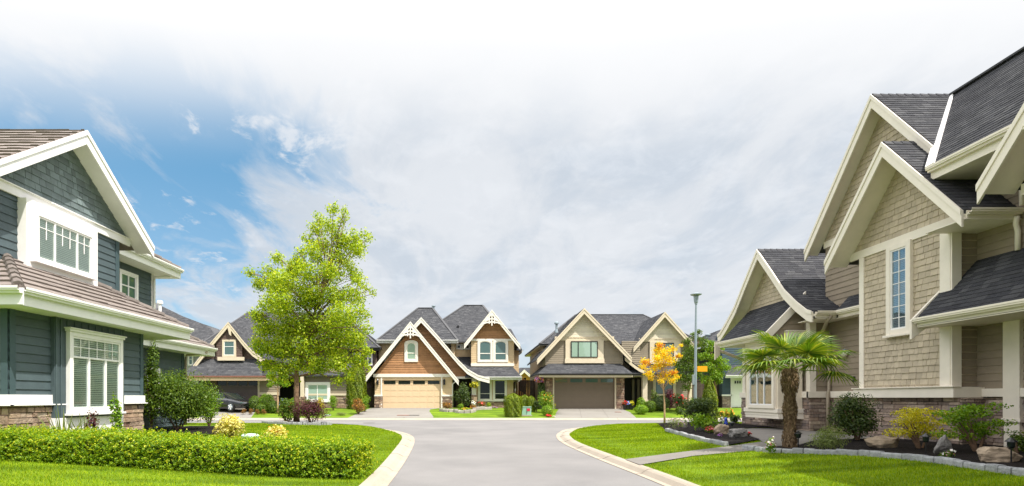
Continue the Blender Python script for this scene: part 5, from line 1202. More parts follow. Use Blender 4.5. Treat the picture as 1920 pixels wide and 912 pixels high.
mp = tree('maple_tree', 'slim young tree with golden orange leaves and bare pale trunk', 27.4, 1246, (GX(1246, 27.4), 27.4, .2), [(a, b, r*1.45) for a, b, r in T2], 'gold', 4600, .085, .7, .045, M_barkpale, fork=.40, seed=5, dup=2, shell=.9)
for q in ((*AT(1272, 668, 27.4), .15, .15, .1), (*AT(1262, 699, 27.2), .3, .2, .1), (*AT(1239, 648, 27.4), .25, .2, .15), (*AT(1212, 680, 27.4), .25, .2, .2)): P, D = blob_pts([q], 110, .5); V, F = leaf_quads(P, D, .085, .6); np_mesh('orange_leaf_cluster', V, F, LM['orange'], mp)
T3 = [(1290,640,8),(1292,655,12),(1285,672,14),(1304,668,12),(1278,690,14),(1298,690,15),(1275,706,10),(1292,710,13),(1310,700,10),(1314,652,9),(1308,635,6),(1287,727,8),(1270,680,8)]
tree('young_green_tree', 'dense mid green tree directly left of the lamp post', 38.5, 1290, (GX(1290, 38.5), 38.5, gz(0, 38.5)), T3+[(1312, 622, 6), (1318, 640, 8), (1300, 628, 6)], 'mid', 7500, .11, .8, .08, seed=6, fork=.35)
T4 = [(1325,690,12),(1340,673,12),(1351,688,11),(1338,704,12),(1324,712,10),(1354,702,7),(1360,676,5),(1322,668,9),(1345,716,6),(1330,655,6)]
tree('young_green_tree', 'loose fresh green tree directly right of the lamp post', 27.6, 1338, (GX(1344, 27.6), 27.6, .2), T4+[(1332, 645, 8), (1346, 656, 8), (1364, 690, 6)], 'fresh', 4600, .09, .8, .04, M_barkpale, seed=7, fork=.55)
T5 = [(521,690,10),(510,705,9),(531,702,10),(520,716,10),(535,720,7),(508,722,6)]
tree('young_green_tree', 'slender pale trunked tree in front of the plum garage door', 38.5, 521, (GX(521, 38.5), 38.5, gz(0, 38.5)), T5, 'fresh', 1700, .12, .8, .07, M_barkpale, seed=8, fork=.6)
T6 = [(1012,690,9),(1020,703,8),(1006,705,6),(1016,680,6),(1010,716,7),(1021,718,6)]
tree('garden_tree', 'small dark green tree behind the fence in the gap', 52, 1013, (GX(1013, 52), 52, .65), T6, 'mid', 1500, .16, .8, .06, seed=9, fork=.4)

# ================================================================== PALM
def palm():
    b = AT(1480, 0, 12.7); base = Vv((b.x, 12.7, gz(b.x, 12.7)+.03)); t = empty('fan_palm', base, 'fan palm with thick hairy trunk beside the front walk', 'palm tree')
    top = base+Vv((.03, 0, 1.72)); m = MB(); m.tube([base-Vv((0, 0, .1)), base+Vv((0, 0, .3)), base+Vv((.01, 0, 1.0)), top, top+Vv((0, 0, .2))], [.115, .098, .105, .125, .05], 14); tr = m.build('trunk', M_bark, t)
    n = 4200; z = rng.uniform(0, 1.86, n); a = rng.uniform(0, 6.28, n); r = .108+.02*np.sin(z*9)+rng.uniform(-.02, .035, n)+.03*(z > 1.3)
    P = np.stack([base.x+.01+np.cos(a)*r, base.y+np.sin(a)*r, base.z+z], 1); D = np.stack([np.cos(a), np.sin(a), 0*a], 1)
    V, F = leaf_quads(P, D, .10, .22, 0, .9, .5, along=(0, 0, 1)); np_mesh('fibre', V, F, LM['fibre'], tr)
    protos = []
    def frond(seed, droop):
        rr = random.Random(seed); V = []; F = []
        nb = 30
        for k in range(nb):
            an = R(-128+256*k/(nb-1)); L = .68*(1-.20*abs(an)/R(128))*rr.uniform(.93, 1.05); dx, dy = math.cos(an), math.sin(an)
            w = .018; pts = []
            for s, wf in ((.05, .6), (.45, 1.3), (.75, .9), (1.0, .08)):
                dz = -droop*(s**2.4)*.55*L-(.25*L*max(0, s-.7)*rr.uniform(.4, 3.4)); fold = .012*wf
                pts.append((Vv((dx*L*s, dy*L*s, dz)), w*wf))
            i0 = len(V)
            for p, ww in pts:
                V += [tuple(p+Vv((-dy*ww, dx*ww, 0.010*ww/w))), tuple(p-Vv((0, 0, .004))), tuple(p-Vv((-dy*ww, dx*ww, -.010*ww/w)))]
            for q in range(3):
                a_ = i0+q*3; F += [(a_, a_+1, a_+4, a_+3), (a_+1, a_+2, a_+5, a_+4)]
        me = bpy.data.meshes.new('frond'); me.from_pydata(V, [], F); me.update(); return me
    for s in range(5): me = frond(s, .10+.09*s); me.materials.append(LM['palm']); protos.append(me)
    stem = bpy.data.meshes.new('petiole'); q = MB(); q.tube([(-.75, 0, -.05), (-.35, 0, -.01), (.05, 0, 0)], [.016, .011, .007], 6); stem.from_pydata(q.v, [], q.f); stem.materials.append(LM['palm'])
    rr = random.Random(12); top = top+Vv((0, 0, .12))-base
    K = 19
    for k in range(K):
        el = R(66-60*(k/(K-1))**.85+rr.uniform(-7, 7)); az = k*2.39996+.5+rr.uniform(-.15, .15)
        L = .46+.36*math.cos(el)+rr.uniform(-.05, .05)
        d = Vv((math.cos(az)*math.cos(el), math.sin(az)*math.cos(el), math.sin(el)))
        o = link_mesh('frond', protos[min(4, int(5*k/K))], None, t); c = top+d*L-Vv((0, 0, .06*math.cos(el)))
        x = (d-Vv((0, 0, .16))).normalized(); y = Vv((0, 0, 1)).cross(x).normalized(); z_ = x.cross(y)
        o.matrix_local = Matrix.Translation(c) @ Matrix((x, y, z_)).transposed().to_4x4() @ Matrix.Rotation(rr.uniform(-.35, .35), 4, 'X') @ Matrix.Scale(rr.uniform(.85, 1.08), 4)
        s = link_mesh('petiole', stem, None, o)
    # a few dry ones below
    return t
palm()

# ================================================================== HEDGE
def hedge():
    a, b = Vv((-1.90, 8.98, .10)), Vv((-9.6, 10.25, .30)); ax_ = (b-a); L = ax_.length; ux = ax_.normalized(); uy = Vv((-ux.y, ux.x, 0)); uy = uy if uy.y > 0 else -uy; W = .78; H = .60
    base = a.lerp(b, .5); t = empty('clipped_hedge', base, 'long clipped yellow green hedge across the front of the left lawn', 'hedge')
    # short leafy sprigs over every side: each sprig is a twig-length row of leaves
    k_ = 11000; face = rng.choice(4, k_, p=[.40, .46, .08, .06]); u = rng.uniform(0, 1, k_); w = rng.uniform(0, 1, k_); h = rng.uniform(0, 1, k_)
    dep = rng.uniform(0, 1, k_)**1.6*.15
    rag = .05*np.sin(u*61+w*9+h*6)*np.sin(u*23+h*8+2)+.04*np.sin(u*137+h*11)*np.sin(w*21+h*23)+rng.normal(0, .022, k_)
    top_h = H*(1+.05*np.sin(u*13)+.04*np.sin(u*29+1))
    U = u*L; Wd = w*W; Hh = h*top_h; D = np.zeros((k_, 3)); uxa, uya = np.array(ux), np.array(uy)
    k = face == 0; edge = np.minimum(w, 1-w); Hh[k] = (top_h-dep+rag-.10*np.exp(-edge/.10))[k]; D[k] = (0, 0, 1)
    k = face == 1; Wd[k] = (dep-rag+.10*np.exp(-(1-h)/.12)+.06*np.exp(-h/.12)-.05)[k]; D[k] = -uya+np.array((0, 0, .55))
    k = face == 2; U[k] = (dep-rag)[k]; D[k] = -uxa+np.array((0, 0, .5))
    k = face == 3; Wd[k] = (W-dep)[k]; D[k] = uya+np.array((0, 0, .5))
    P = np.array(a)+np.outer(U, uxa)+np.outer(Wd, uya); P[:, 2] = a.z+(b.z-a.z)*U/L+np.maximum(Hh, .03)
    D = D+rng.normal(0, .38, D.shape); D /= np.linalg.norm(D, axis=1)[:, None]
    ln = rng.uniform(.05, .11, k_); tip = rng.uniform(0, 1, k_)
    q = np.repeat(np.arange(k_), 10); f = np.tile(np.arange(10)/9, k_)
    PP = P[q]+D[q]*(f-.6)[:, None]*ln[q][:, None]+rng.normal(0, .010, (len(q), 3))
    V, F = leaf_quads(PP, D[q], .032, .55, .25, .6, .9, along=None)
    np_mesh('foliage', V, F, LM['hedge'], t)
    ok = (tip > .76) & ((face == 0) | (Hh > H*.25)); P2 = P[ok]+D[ok]*(ln[ok]*.55)[:, None]; q = np.repeat(np.arange(len(P2)), 3)
    PP = P2[q]+rng.normal(0, .010, (len(q), 3)); V, F = leaf_quads(PP, D[ok][q], .034, .55, .4, .5, .9); np_mesh('new_shoots', V, F, LM['hedgetip'], t)
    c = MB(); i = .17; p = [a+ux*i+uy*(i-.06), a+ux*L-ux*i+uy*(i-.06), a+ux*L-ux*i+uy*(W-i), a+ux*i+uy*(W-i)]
    c.prism([Vv((q.x, q.y, gz(q.x, q.y)-.02)) for q in p], (0, 0, H-.14)); c.build('dark_core', solid('painted_core_shade', (.02, .035, .008), .95, .4, 12, .8, 25), t)  # solid core, the hedge's inner shade painted dark, blocks the view through
hedge()

# ================================================================== SHRUBS
def ground(px, Y): x = GX(px, Y); return (x, Y, gz(x, Y))
def PB(name, label, px, Y, wpx, ytop, mat, leaf=.07, group=None, **k):
    b = ground(px, Y); h = max(.13, GZ(ytop, Y)-b[2]); cat = k.pop('cat', 'shrub')
    return bush(name, label, cat, b, wpx*Y/1000, h, mat, leaf, group=group, **k)
gG = 'garden shrubs round the houses'
# left garden
PB('large_shrub', 'big loose dark green shrub at the corner of the teal house', 334, 18.8, 172, 692, 'mid', .075, d=2.6, lump=26, dens=2.0, group=gG)
PB('large_shrub', 'glossy green low shrub just right of the big loose one', 392, 21.5, 46, 726, 'fresh', .08, group=gG, d=1.2)
PB('climbing_vine', 'dark green climber against the teal wall above the big shrub', 284, 18.4, 34, 636, 'mid', .08, cat='climber', d=.4, lump=10)
PB('azalea', 'taller pale yellow azalea behind the hedge', 430, 15.5, 66, 768, 'cream', .085, group='pale yellow azaleas', d=.8, aspect=.6)
PB('azalea', 'lower pale yellow azalea behind the hedge, tips turning orange', 514, 14.2, 62, 796, 'cream', .085, group='pale yellow azaleas', d=.7, aspect=.6, flo=[('orange', 40, .06)])
PB('spiky_plant', 'spiky blade leaved plant under the left end of the white window', 118, 11.25, 44, 762, 'sage', .03, shape='blades', n=46, group='plants under the white window', cat='plant')
PB('spiky_plant', 'second clump of blade leaves below the middle of the white window', 160, 11.6, 26, 768, 'sage', .03, shape='blades', n=30, group='plants under the white window', cat='plant')
PB('broadleaf_plant', 'upright fresh green plant at the right end of the white window', 218, 11.9, 26, 742, 'fresh', .09, group='plants under the white window', cat='plant', d=.25, lump=5)
PB('broadleaf_plant', 'low dark red leaved plant in front of the white window', 176, 11.4, 28, 766, 'plum', .06, group='plants under the white window', cat='plant', d=.3)
PB('barberry', 'dark purple barberry bush beside the big tree trunk', 585, 24.4, 78, 741, 'plum', .065, group=gG, d=1.1, lump=9)
PB('island_shrub', 'green shrub left of the big tree trunk', 538, 24.7, 54, 748, 'mid', .08, group=gG, d=.9, flo=[('orange', 30, .06)])
PB('island_groundcover', 'low rusty groundcover at the foot of the big tree', 535, 24.2, 52, 789, 'rust', .05, group=gG, d=.5, cat='plant', twig=False)
# dark brown house garden
for px, Y, w, yt, mt, lab in ((500, 39.4, 30, 738, 'fresh', 'largest round clipped bush by the plum garage door'), (478, 39.6, 24, 742, 'mid', 'round clipped bush nearest the black car'), (490, 38.6, 20, 757, 'mid', 'small round clipped bush in front of its larger neighbours'), (514, 38.8, 24, 752, 'mid', 'round clipped bush at the foot of the slender tree'),
                              (552, 39.8, 22, 746, 'fresh', 'round clipped bush just left of the big tree trunk'), (600, 40.6, 24, 744, 'yellow', 'golden bush below the twin white window'), (576, 40.8, 20, 748, 'sage', 'grey green bush left of the golden one'), (625, 40.5, 20, 741, 'fresh', 'bright bush at the right end of the twin white window')):
    PB('round_bush', lab, px, Y, w, yt, mt, .085, group='bushes before the dark brown house', shape='ball' if 'clipped' in lab else 'round')
for i, px in enumerate((457, 470, 482, 494)):
    PB('heather_clump', ('leftmost', 'second from left', 'third from left', 'rightmost')[i]+' of four low rusty clumps below the clipped bushes', px, 37.9, 12, 766, 'rust', .06, group='rusty low clumps', twig=False, cat='plant')
PB('hydrangea', 'blue flowering hydrangea beside the slender tree', 530, 38.6, 18, 745, 'mid', .08, group=gG, flo=[('blue', 60, .12)])
PB('mixed_shrub', 'rust and green shrub at the corner of the middle driveway', 672, 38.2, 36, 746, 'rust', .085, group=gG, lump=9, flo=[('orange', 60, .07)])
PB('mixed_shrub', 'fresh green shrub behind the rusty one by the middle driveway', 684, 39.5, 24, 742, 'fresh', .085, group=gG)
PB('thuja', 'tall feathery thuja left of the sand garage', 668, 41.5, 34, 688, 'conifer', .12, shape='column', group='upright thujas', d=1.1)
PB('groundcover_patch', 'grey green low groundcover on the lawn left of the middle driveway', 640, 37.4, 30, 772, 'sage', .05, cat='plant', d=.6, twig=False, group=gG)
# brown house garden
PB('weeping_conifer', 'dark blue green conifer in front of the shaded entry', 868, 42.6, 32, 712, 'dark', .11, lump=12, group=gG, d=1.1)
PB('mixed_shrub', 'rusty orange shrub at the right edge of the sand garage', 838, 41.2, 25, 752, 'rust', .08, group=gG, flo=[('orange', 30, .08)])
PB('mixed_shrub', 'small yellow green shrub under the dark conifer', 864, 41.2, 15, 755, 'fresh', .07, group=gG)
for i, (px, Y, w, yt, mt, fl_, lab) in enumerate(((838, 40.4, 30, 769, 'fresh', None, 'low yellow green mat at the right edge of the sand garage'), (872, 40.2, 20, 763, 'fresh', [('yellow', 50, .09), ('flame', 40, .08)], 'yellow and orange flowers in the round stone bed'), (886, 40.6, 14, 759, 'rust', [('orange', 30, .07)], 'copper coloured flowers beside the yellow ones'), (889, 41.8, 12, 750, 'mid', [('white', 70, .11)], 'white flowers below the porch column'),
                                                  (902, 41.8, 18, 750, 'mid', [('red', 60, .09)], 'red flowers under the left lower window'), (916, 41.8, 14, 753, 'fresh', [('yellow', 20, .07)], 'yellow green cushion under the lower windows'), (927, 42.2, 12, 762, 'sage', [('violet', 40, .07)], 'low mauve flowers at the end of the stone wall'))):
    PB('flower_clump', lab, px, Y, w, yt, mt, .06, group='flowers before the brown house', flo=fl_, cat='flowers', twig=False)
PB('thuja', 'squat clipped thuja standing nearest the street', 962, 37.0, 32, 740, 'conifer', .09, shape='column', group='upright thujas', dens=1.5)
PB('thuja', 'clipped thuja just behind and right of the squat one', 984, 40.2, 17, 742, 'conifer', .09, shape='column', group='upright thujas', dens=1.3)
PB('thuja', 'rightmost clipped thuja, behind the green utility box', 996, 39.8, 15, 744, 'conifer', .09, shape='column', group='upright thujas', dens=1.3)
PB('mixed_shrub', 'dark low shrub right of the green utility box', 1006, 39.5, 14, 750, 'dark', .08, group=gG)
PB('mixed_shrub', 'large fresh green shrub with orange tips left of the taupe garage', 1025, 38.9, 34, 734, 'fresh', .10, group=gG, lump=10, flo=[('orange', 60, .10)])
PB('round_bush', 'lime round bush in front of the orange tipped shrub', 1026, 37.3, 23, 760, 'fresh', .07, shape='ball', group=gG)
PB('flower_clump', 'bright red flowers at the edge of the taupe driveway', 1028, 36.65, 13, 777, 'mid', .05, flo=[('red', 110, .09)], cat='flowers', twig=False, group='flowers by the taupe driveway')
PB('flower_clump', 'small white stones and flowers beside the red ones', 1038, 36.6, 7, 781, 'white', .05, cat='flowers', twig=False, group='flowers by the taupe driveway')
# taupe gabled house garden
for px, Y, w, yt, mt, sp, lab in ((1202, 38.2, 27, 759, 'fresh', 'ball', 'widest lime clipped bush by the taupe driveway'), (1202, 40.4, 17, 745, 'fresh', 'ball', 'small lime ball bush behind the widest one'), (1219, 39.4, 22, 751, 'mid', 'ball', 'mid green clipped bush right of the lime pair'), (1238, 40.3, 36, 742, 'dark', 'ball', 'big dark rounded bush behind the golden tree'),
                                  (1256, 41, 28, 729, 'plum', 'round', 'purple leaved bush under the right gable window'), (1228, 41.5, 20, 728, 'mid', 'round', 'tall green bush left of the lower window'), (1300, 40, 24, 742, 'fresh', 'round', 'bright green bush at the foot of the lamp post'), (1273, 38.3, 14, 762, 'mid', 'ball', 'small dark ball bush on the far lawn below the red blooms')):
    PB('round_bush', lab, px, Y, w, yt, mt, .085, group='bushes before the taupe gabled house', shape=sp)
PB('rhododendron', 'dark rhododendron with crimson blooms right of the golden tree', 1273, 40, 32, 735, 'dark', .13, group=gG, flo=[('red', 26, .26)])
for px, mt, lab, yt in ((1172, 'red', 'potted red flowers by the entry', 745), (1177, 'blue', 'potted blue flowers by the entry', 747), (1183, 'yellow', 'potted yellow flowers by the entry', 749)):
    b = ground(px, 40.9); t = empty('flower_pot', b, lab, 'potted flowers', 'flower pots at the entry'); m = MB(); m.lathe(b, [(.10, 0), (.14, .02), (.18, .30), (.20, .31), (.20, .36), (.16, .36)], 12); m.build('pot', M_black, t)
    P, D = blob_pts([(b[0], b[1], b[2]+.48, .22, .22, .18)], 160, .3); V, F = leaf_quads(P, D, .10, .6); np_mesh('foliage', V, F, LM['mid'], t); flowers(t, P, D, mt, 80, .11)
def basket(label, px, py, Y, mats, hang):
    c = AT(px, py, Y); t = empty('hanging_basket', c, label, 'hanging basket', 'hanging flower baskets'); m = MB(); m.lathe(c-Vv((0, 0, .25)), [(.05, 0), (.16, .05), (.24, .18), (.25, .2)], 12); m.build('basket', M_bark, t)
    m = MB()
    for a in (0, 2.1, 4.2): m.tube([c+Vv((.22*math.cos(a), .22*math.sin(a), -.05)), c+Vv((0, 0, hang))], .008, 4)
    m.build('chain', M_black, t); P, D = blob_pts([(c.x, c.y, c.z, .38, .34, .22)], 260, .3); V, F = leaf_quads(P, D, .09, .6); np_mesh('foliage', V, F, LM['mid'], t)
    for q in mats: flowers(t, P, D, q, 60, .13)
basket('hanging basket of yellow flowers on the porch column of the brown house', 889, 722, 44.1, ('yellow', 'yellow'), .55)
basket('hanging basket of pink and orange flowers at the taupe garage corner', 1012, 712, 40.9, ('violet', 'flame', 'pink'), .35)
PB('dark_climber', 'dark climbing plant below the pink and orange basket', 1015, 41.3, 13, 716, 'dark', .10, shape='column', cat='climber', d=.4)
# stone beds before the brown house
def ringpts(px, Y, rx, ry): x = GX(px, Y); return [(x+rx*math.cos(a), Y+ry*math.sin(a)) for a in np.linspace(-.3, 3.5, 12)[::-1]]
edging('low_stone_wall', [(GX(a, b), b) for a, b in ((826, 40.0), (838, 39.5), (852, 39.6), (858, 39.0), (868, 38.8), (880, 38.9), (889, 39.5), (890, 40.6), (900, 41.0), (922, 41.2))], 'low curved stone edging before the brown house entry', w=.25, h=.22, unit=.4, mat=solid('pale_wall_block', (.36, .33, .29), .9, .25, 8, .6, 30, island=.2))

# right-hand beds
PB('rhododendron', 'broad dark green shrub at the foot of the lamp post, near bed', 1309, 23.0, 88, 744, 'dark', .085, group=gG, lump=16, d=1.7, dens=1.6)
PB('conical_conifer', 'lime green cone shaped conifer right of the lamp post', 1331, 25.2, 31, 714, 'conifer', .07, shape='cone', cat='conifer', dens=1.3)
PB('hosta', 'bright leafy hosta in the near bed', 1320, 18.4, 66, 774, 'fresh', .10, group=gG, cat='plant', d=1.1, lump=13, twig=False)
PB('lavender', 'grey green lavender at the left tip of the near bed', 1262, 20.0, 50, 783, 'sage', .07, group='lavender clumps', cat='plant', shape='round', d=.7, aspect=.2, flo=[('violet', 60, .04)], twig=False)
PB('lavender', 'large feathery grey green clump right of the palm', 1558, 11.6, 86, 796, 'sage', .07, group='lavender clumps', cat='plant', d=.6, aspect=.16, dens=2.4, lump=14, twig=False)
PB('red_sedum', 'low clump with dull red flowers between the hosta and the rock', 1332, 17.6, 28, 796, 'mid', .06, group='small flowers in the near bed', cat='flowers', flo=[('red', 90, .045), ('pink', 50, .045)], twig=False)
PB('pansies', 'small violet flowers in front of the tan rock', 1350, 16.2, 12, 812, 'mid', .04, group='small flowers in the near bed', cat='flowers', flo=[('violet', 40, .04)], twig=False)
PB('pansies', 'small scarlet flowers right of the grey rock', 1404, 16.2, 9, 811, 'mid', .04, group='small flowers in the near bed', cat='flowers', flo=[('red', 70, .05)], twig=False)
PB('leafy_shrub', 'dark leafy shrub against the bay window', 1379, 21.6, 27, 774, 'dark', .10, group=gG, d=.5)
PB('white_flowers', 'white flowers behind the blue ornament', 1358, 20.0, 16, 783, 'mid', .06, group='small flowers in the near bed', cat='flowers', flo=[('white', 80, .07)], twig=False)
for px, Y, lab in ((1352, 26.5, 'left clump of orange flowers in the far strip'), (1362, 26.3, 'middle clump of orange flowers in the far strip'), (1372, 26.1, 'right clump of orange flowers in the far strip')):
    PB('marigold', lab, px, Y, 12, 766, 'fresh', .05, group='orange flowers before the slate house', cat='flowers', flo=[('flame', 50, .07)], twig=False)
PB('bergenia', 'small plant with pale pink blooms left of the palm', 1446, 11.8, 22, 820, 'fresh', .06, group=gG, cat='plant', flo=[('white', 26, .05), ('pink', 20, .04)], twig=False)
PB('camellia', 'dense dark glossy shrub against the stone, right of the downspout', 1608, 13.5, 98, 732, 'dark', .062, group=gG, lump=16, d=.9, dens=2.0)
PB('golden_shrub', 'golden yellow shrub before the stone wall', 1726, 11.3, 128, 760, 'yellow', .05, group=gG, shape='spread', lump=34, d=.9, dens=.9)
PB('pieris', 'bright green shrub on a bare crooked stem at the right', 1832, 10.5, 140, 752, 'fresh', .06, group=gG, shape='spread', lump=26, d=.9, dens=.85)
PB('pieris_small', 'leafy green plant cut by the right edge', 1908, 10.1, 52, 806, 'mid', .06, group=gG, cat='plant', lump=7, d=.4)
PB('dwarf_rhododendron', 'tiny plant with two pale pink blooms below the pointed rock', 1777, 9.9, 30, 842, 'mid', .045, group=gG, cat='plant', flo=[('white', 12, .05), ('pink', 8, .04)], twig=False)

# ================================================================== ROCKS
def rock(label, px, Y, wpx, ytop, mat, tall=False, seed=1, d=None, flatt=0, rot=0):
    b = Vv(ground(px, Y)); w = wpx*Y/1000; h = max(.12, GZ(ytop, Y)-b.z); rr = random.Random(seed); import bmesh as bm_
    bm = bm_.new(); bm_.ops.create_icosphere(bm, subdivisions=5, radius=1)
    pl = [Vv((rr.gauss(0, 1), rr.gauss(0, 1), rr.gauss(0, .8))).normalized() for _ in range(13)]; of = [rr.uniform(.58, .92) for _ in pl]
    for v in bm.verts:
        p = v.co.copy()
        for n_, o_ in zip(pl, of):
            q = p.dot(n_)
            if q > o_: p -= n_*(q-o_)*.93
        from mathutils import noise as _n
        p *= 1+.16*_n.noise(p*1.7+Vv((seed*3.1, 0, 0)))+.09*_n.noise(p*4.1+Vv((seed, 5, 0)))+.05*_n.noise(p*9)-.06*abs(_n.noise(p*3+Vv((0, seed, 0))))
        if tall: k = cl((p.z+.8)/1.8); p.x = p.x*(1-.55*k)+.35*k*.9; p.y *= (1-.3*k)
        v.co = p
    zs = [v.co.z for v in bm.verts]; xs_ = [v.co.x for v in bm.verts]; z0, z1 = min(zs), max(zs)
    for v in bm.verts: v.co = Vv((v.co.x*w/(max(xs_)-min(xs_)), v.co.y*(d or w*.6)/2, (v.co.z-z0)/(z1-z0)*(h+.08)-.08))
    me = bpy.data.meshes.new('garden_rock'); bm.to_mesh(me); bm.free()
    for p in me.polygons: p.use_smooth = True
    o = link_mesh('garden_rock', me, mat, None, b); o.rotation_euler.z = rot; tag(o, label, 'rock', 'rocks in the mulch beds')
rock('tan rock beside the dull red flowers in the near bed', 1352, 17.0, 34, 795, M_boulder, seed=2)
rock('grey low rock in front of the small path light', 1385, 15.8, 36, 803, M_bouldergrey, seed=3)
rock('small pale upright rock left of the hosta', 1285, 20.3, 10, 788, M_bouldergrey, seed=4)
rock('flat brown rock under the dark glossy shrub', 1655, 11.8, 64, 818, M_boulder, seed=5, d=.45)
rock('pointed upright grey rock beside the golden shrub', 1763, 10.5, 36, 815, M_bouldergrey, True, seed=6, d=.25)
rock('large tan rock near the right edge', 1866, 9.3, 76, 838, M_boulder, seed=8, d=.5)
rock('small brown rock lying behind the flat brown one', 1664, 12.3, 34, 810, M_boulder, seed=9, d=.25)

# ================================================================== STREET LAMP, PATH LIGHTS AND SMALL THINGS
b = Vv(ground(1303.5, 25)); t = empty('street_lamp', b, 'tall galvanised street lamp with flat round hood beside the cross street', 'street lamp')
zt = GZ(570, 25); m = MB(); m.tube([b, b+Vv((0, 0, 1.6)), Vv((b.x+.04, b.y, zt))], [.072, .068, .042], 14); m.tube([b, b+Vv((0, 0, .06))], [.18, .18], 14); m.build('pole', M_galv, t, smooth=False)
m = MB(); m.lathe((b.x+.04, b.y, zt), [(.06, -.02), (.07, .04), (.09, .08), (.11, .34), (.12, .35)], 16); m.build('lamp_housing', M_galv, t)
m = MB(); m.lathe((b.x+.04, b.y, zt+.37), [(.12, 0), (.25, .05), (.255, .08), (.12, .13), (.02, .15)], 20); m.build('lamp_hood', M_galv, t)
m = MB(); m.box(b.x-.14, b.x-.07, b.y-.10, b.y+.04, GZ(722, 25), GZ(703, 25)); m.build('meter_box', M_galv, t, bevel=.01)
z1, z0 = GZ(687, 25), GZ(697, 25); m = MB(); m.box(b.x+.10, b.x+.56, b.y-.02, b.y+.0, z0, z1); sg = m.build('orange_sign', solid('orange_sign_face', (.90, .38, .01), .5, .06), t)
m = MB(); m.tube([b+Vv((0, 0, z1-b.z-.06)), (b.x+.12, b.y, z1-.06)], .015, 6); m.tube([b+Vv((0, 0, z0-b.z+.06)), (b.x+.12, b.y, z0+.06)], .015, 6); m.build('sign_bracket', M_galv, t)
def path_light(label, px, Y, ytop, lantern=True):
    b = Vv(ground(px, Y)); h = GZ(ytop, Y)-b.z; t = empty('path_light', b, label, 'path light', 'low garden path lights')
    m = MB(); m.tube([b-Vv((0, 0, .05)), b+Vv((0, 0, h*.6))], .012, 6); m.build('stake', M_black, t)
    m = MB(); m.lathe(b+Vv((0, 0, h*.6)), [(.03, 0), (.05, .02), (.055, h*.22), (.05, h*.23)], 10); m.build('lamp_glass', M_glassd, t)
    m = MB(); m.lathe(b+Vv((0, 0, h*.83)), [(.085, 0), (.08, .015), (.03, h*.12), (.01, h*.16)], 10); m.build('lamp_cap', M_black, t)
path_light('path light between the two near bed rocks', 1373, 17.6, 790); path_light('black path light in front of the golden shrub', 1736, 10.4, 812); path_light('black path lantern beside the large tan rock', 1896, 9.0, 820)
path_light('small dark path light at the foot of the palm', 1497, 12.5, 808)
c = Vv(ground(1361, 18.0)); t = empty('garden_ornament', c, 'cobalt blue garden ornament on a stake beside the path light', 'garden ornament'); m = MB(); m.tube([c-Vv((0, 0, .05)), c+Vv((0, 0, .22))], .01, 6); m.build('stake', M_black, t)
m = MB(); m.lathe(c+Vv((0, 0, .2)), [(.02, 0), (.055, .05), (.062, .11), (.03, .16), (.045, .20), (.05, .25), (.02, .29)], 14); m.build('blue_glass', solid('blue_glass', (.02, .06, .45), .15, .1, spec=.8), t, smooth=True)
def ubox(label, px0, px1, Y, ytop, ybot=None, mat=None, name='utility_box'):
    x0, x1 = GX(px0, Y), GX(px1, Y); z = gz((x0+x1)/2, Y); z1 = GZ(ytop, Y); t = empty(name, ((x0+x1)/2, Y+.3, z), label, 'utility box', 'green utility boxes')
    m = MB(); m.box(x0-.06, x1+.06, Y-.06, Y+.66, z-.03, z+.06); m.build('concrete_base', M_kerb, t, bevel=.01)
    m = MB(); m.box(x0, x1, Y, Y+.6, z+.06, z1-.05); bd = m.build('cabinet', mat or M_ubox, t, bevel=.015); m = MB(); m.box(x0-.02, x1+.02, Y-.03, Y+.62, z1-.05, z1); m.build('lid', mat or M_ubox, t, bevel=.02)
    m = MB(); m.box((x0+x1)/2-.006, (x0+x1)/2+.006, Y-.012, Y-.001, z+.1, z1-.08); m.box((x0+x1)/2+.04, (x0+x1)/2+.06, Y-.03, Y-.001, z+.25, z+.33); m.build('door_seam', M_black, bd)
    return t, x0, x1, z, z1
M_ubox = solid('sage_green_enamel', (.28, .46, .36), .45, .08)
t, x0, x1, z, z1 = ubox('pale green utility cabinet with red notice between the thujas and the lawn', 978, 996, 37.2, 763)
m = MB(); m.box(x1-.30, x1-.08, 37.185, 37.199, z1-.30, z1-.12); m.build('warning_notice', solid('red_notice', (.55, .03, .06), .5, .1), t)
ubox('small grey green utility box on the far left lawn', 608, 616, 37.0, 778)
c = Vv(ground(469, 14.6)); t = empty('utility_cover', c, 'round pale green utility cover behind the hedge', 'utility cover', 'green utility boxes'); m = MB(); m.lathe(c, [(.21, -.02), (.21, .20), (.23, .21), (.23, .25), (.18, .285), (.02, .30)], 20); m.build('cover', solid('mint_cover', (.50, .66, .58), .5, .08), t, smooth=False)
def cover(label, px, py, r, mat, name='manhole_cover', sq=False):
    Y = 1500/(py-746); x = GX(px, Y); m = MB(); m.lathe((x, Y, .003), [(r, 0), (r, .006), (r*.93, .006), (r*.9, .0045), (.01, .0045)], 24); o = m.build(name, mat); tag(o, label, 'manhole cover', 'covers set in the roads')
M_iron = solid('cast_iron', (.10, .095, .09), .7, .25, 12, .5)
cover('cast iron manhole cover in the cross street at left', 692, 793.5, .36, M_iron); cover('cast iron manhole cover in the cross street at right', 1166, 795, .36, M_iron)
def plate(label, px, Y, w, d, mat):
    x = GX(px, Y); z = gz(x, Y)+.02; t = MB(); t.box(x-w/2, x+w/2, Y-d/2, Y+d/2, z-.02, z+.006); o = t.build('access_lid', mat, bevel=.004); tag(o, label, 'access lid', 'lids set in the driveways')
M_rlid = solid('rusty_lid', (.30, .13, .09), .8, .3, 10)
plate('reddish access lid in the sand garage driveway', 757, 37.6, .9, .5, M_rlid); plate('grey access lid in the sand garage driveway', 777, 37.6, .7, .5, M_iron); plate('reddish access lid in the taupe garage driveway', 1158, 39.4, .45, .45, M_rlid)
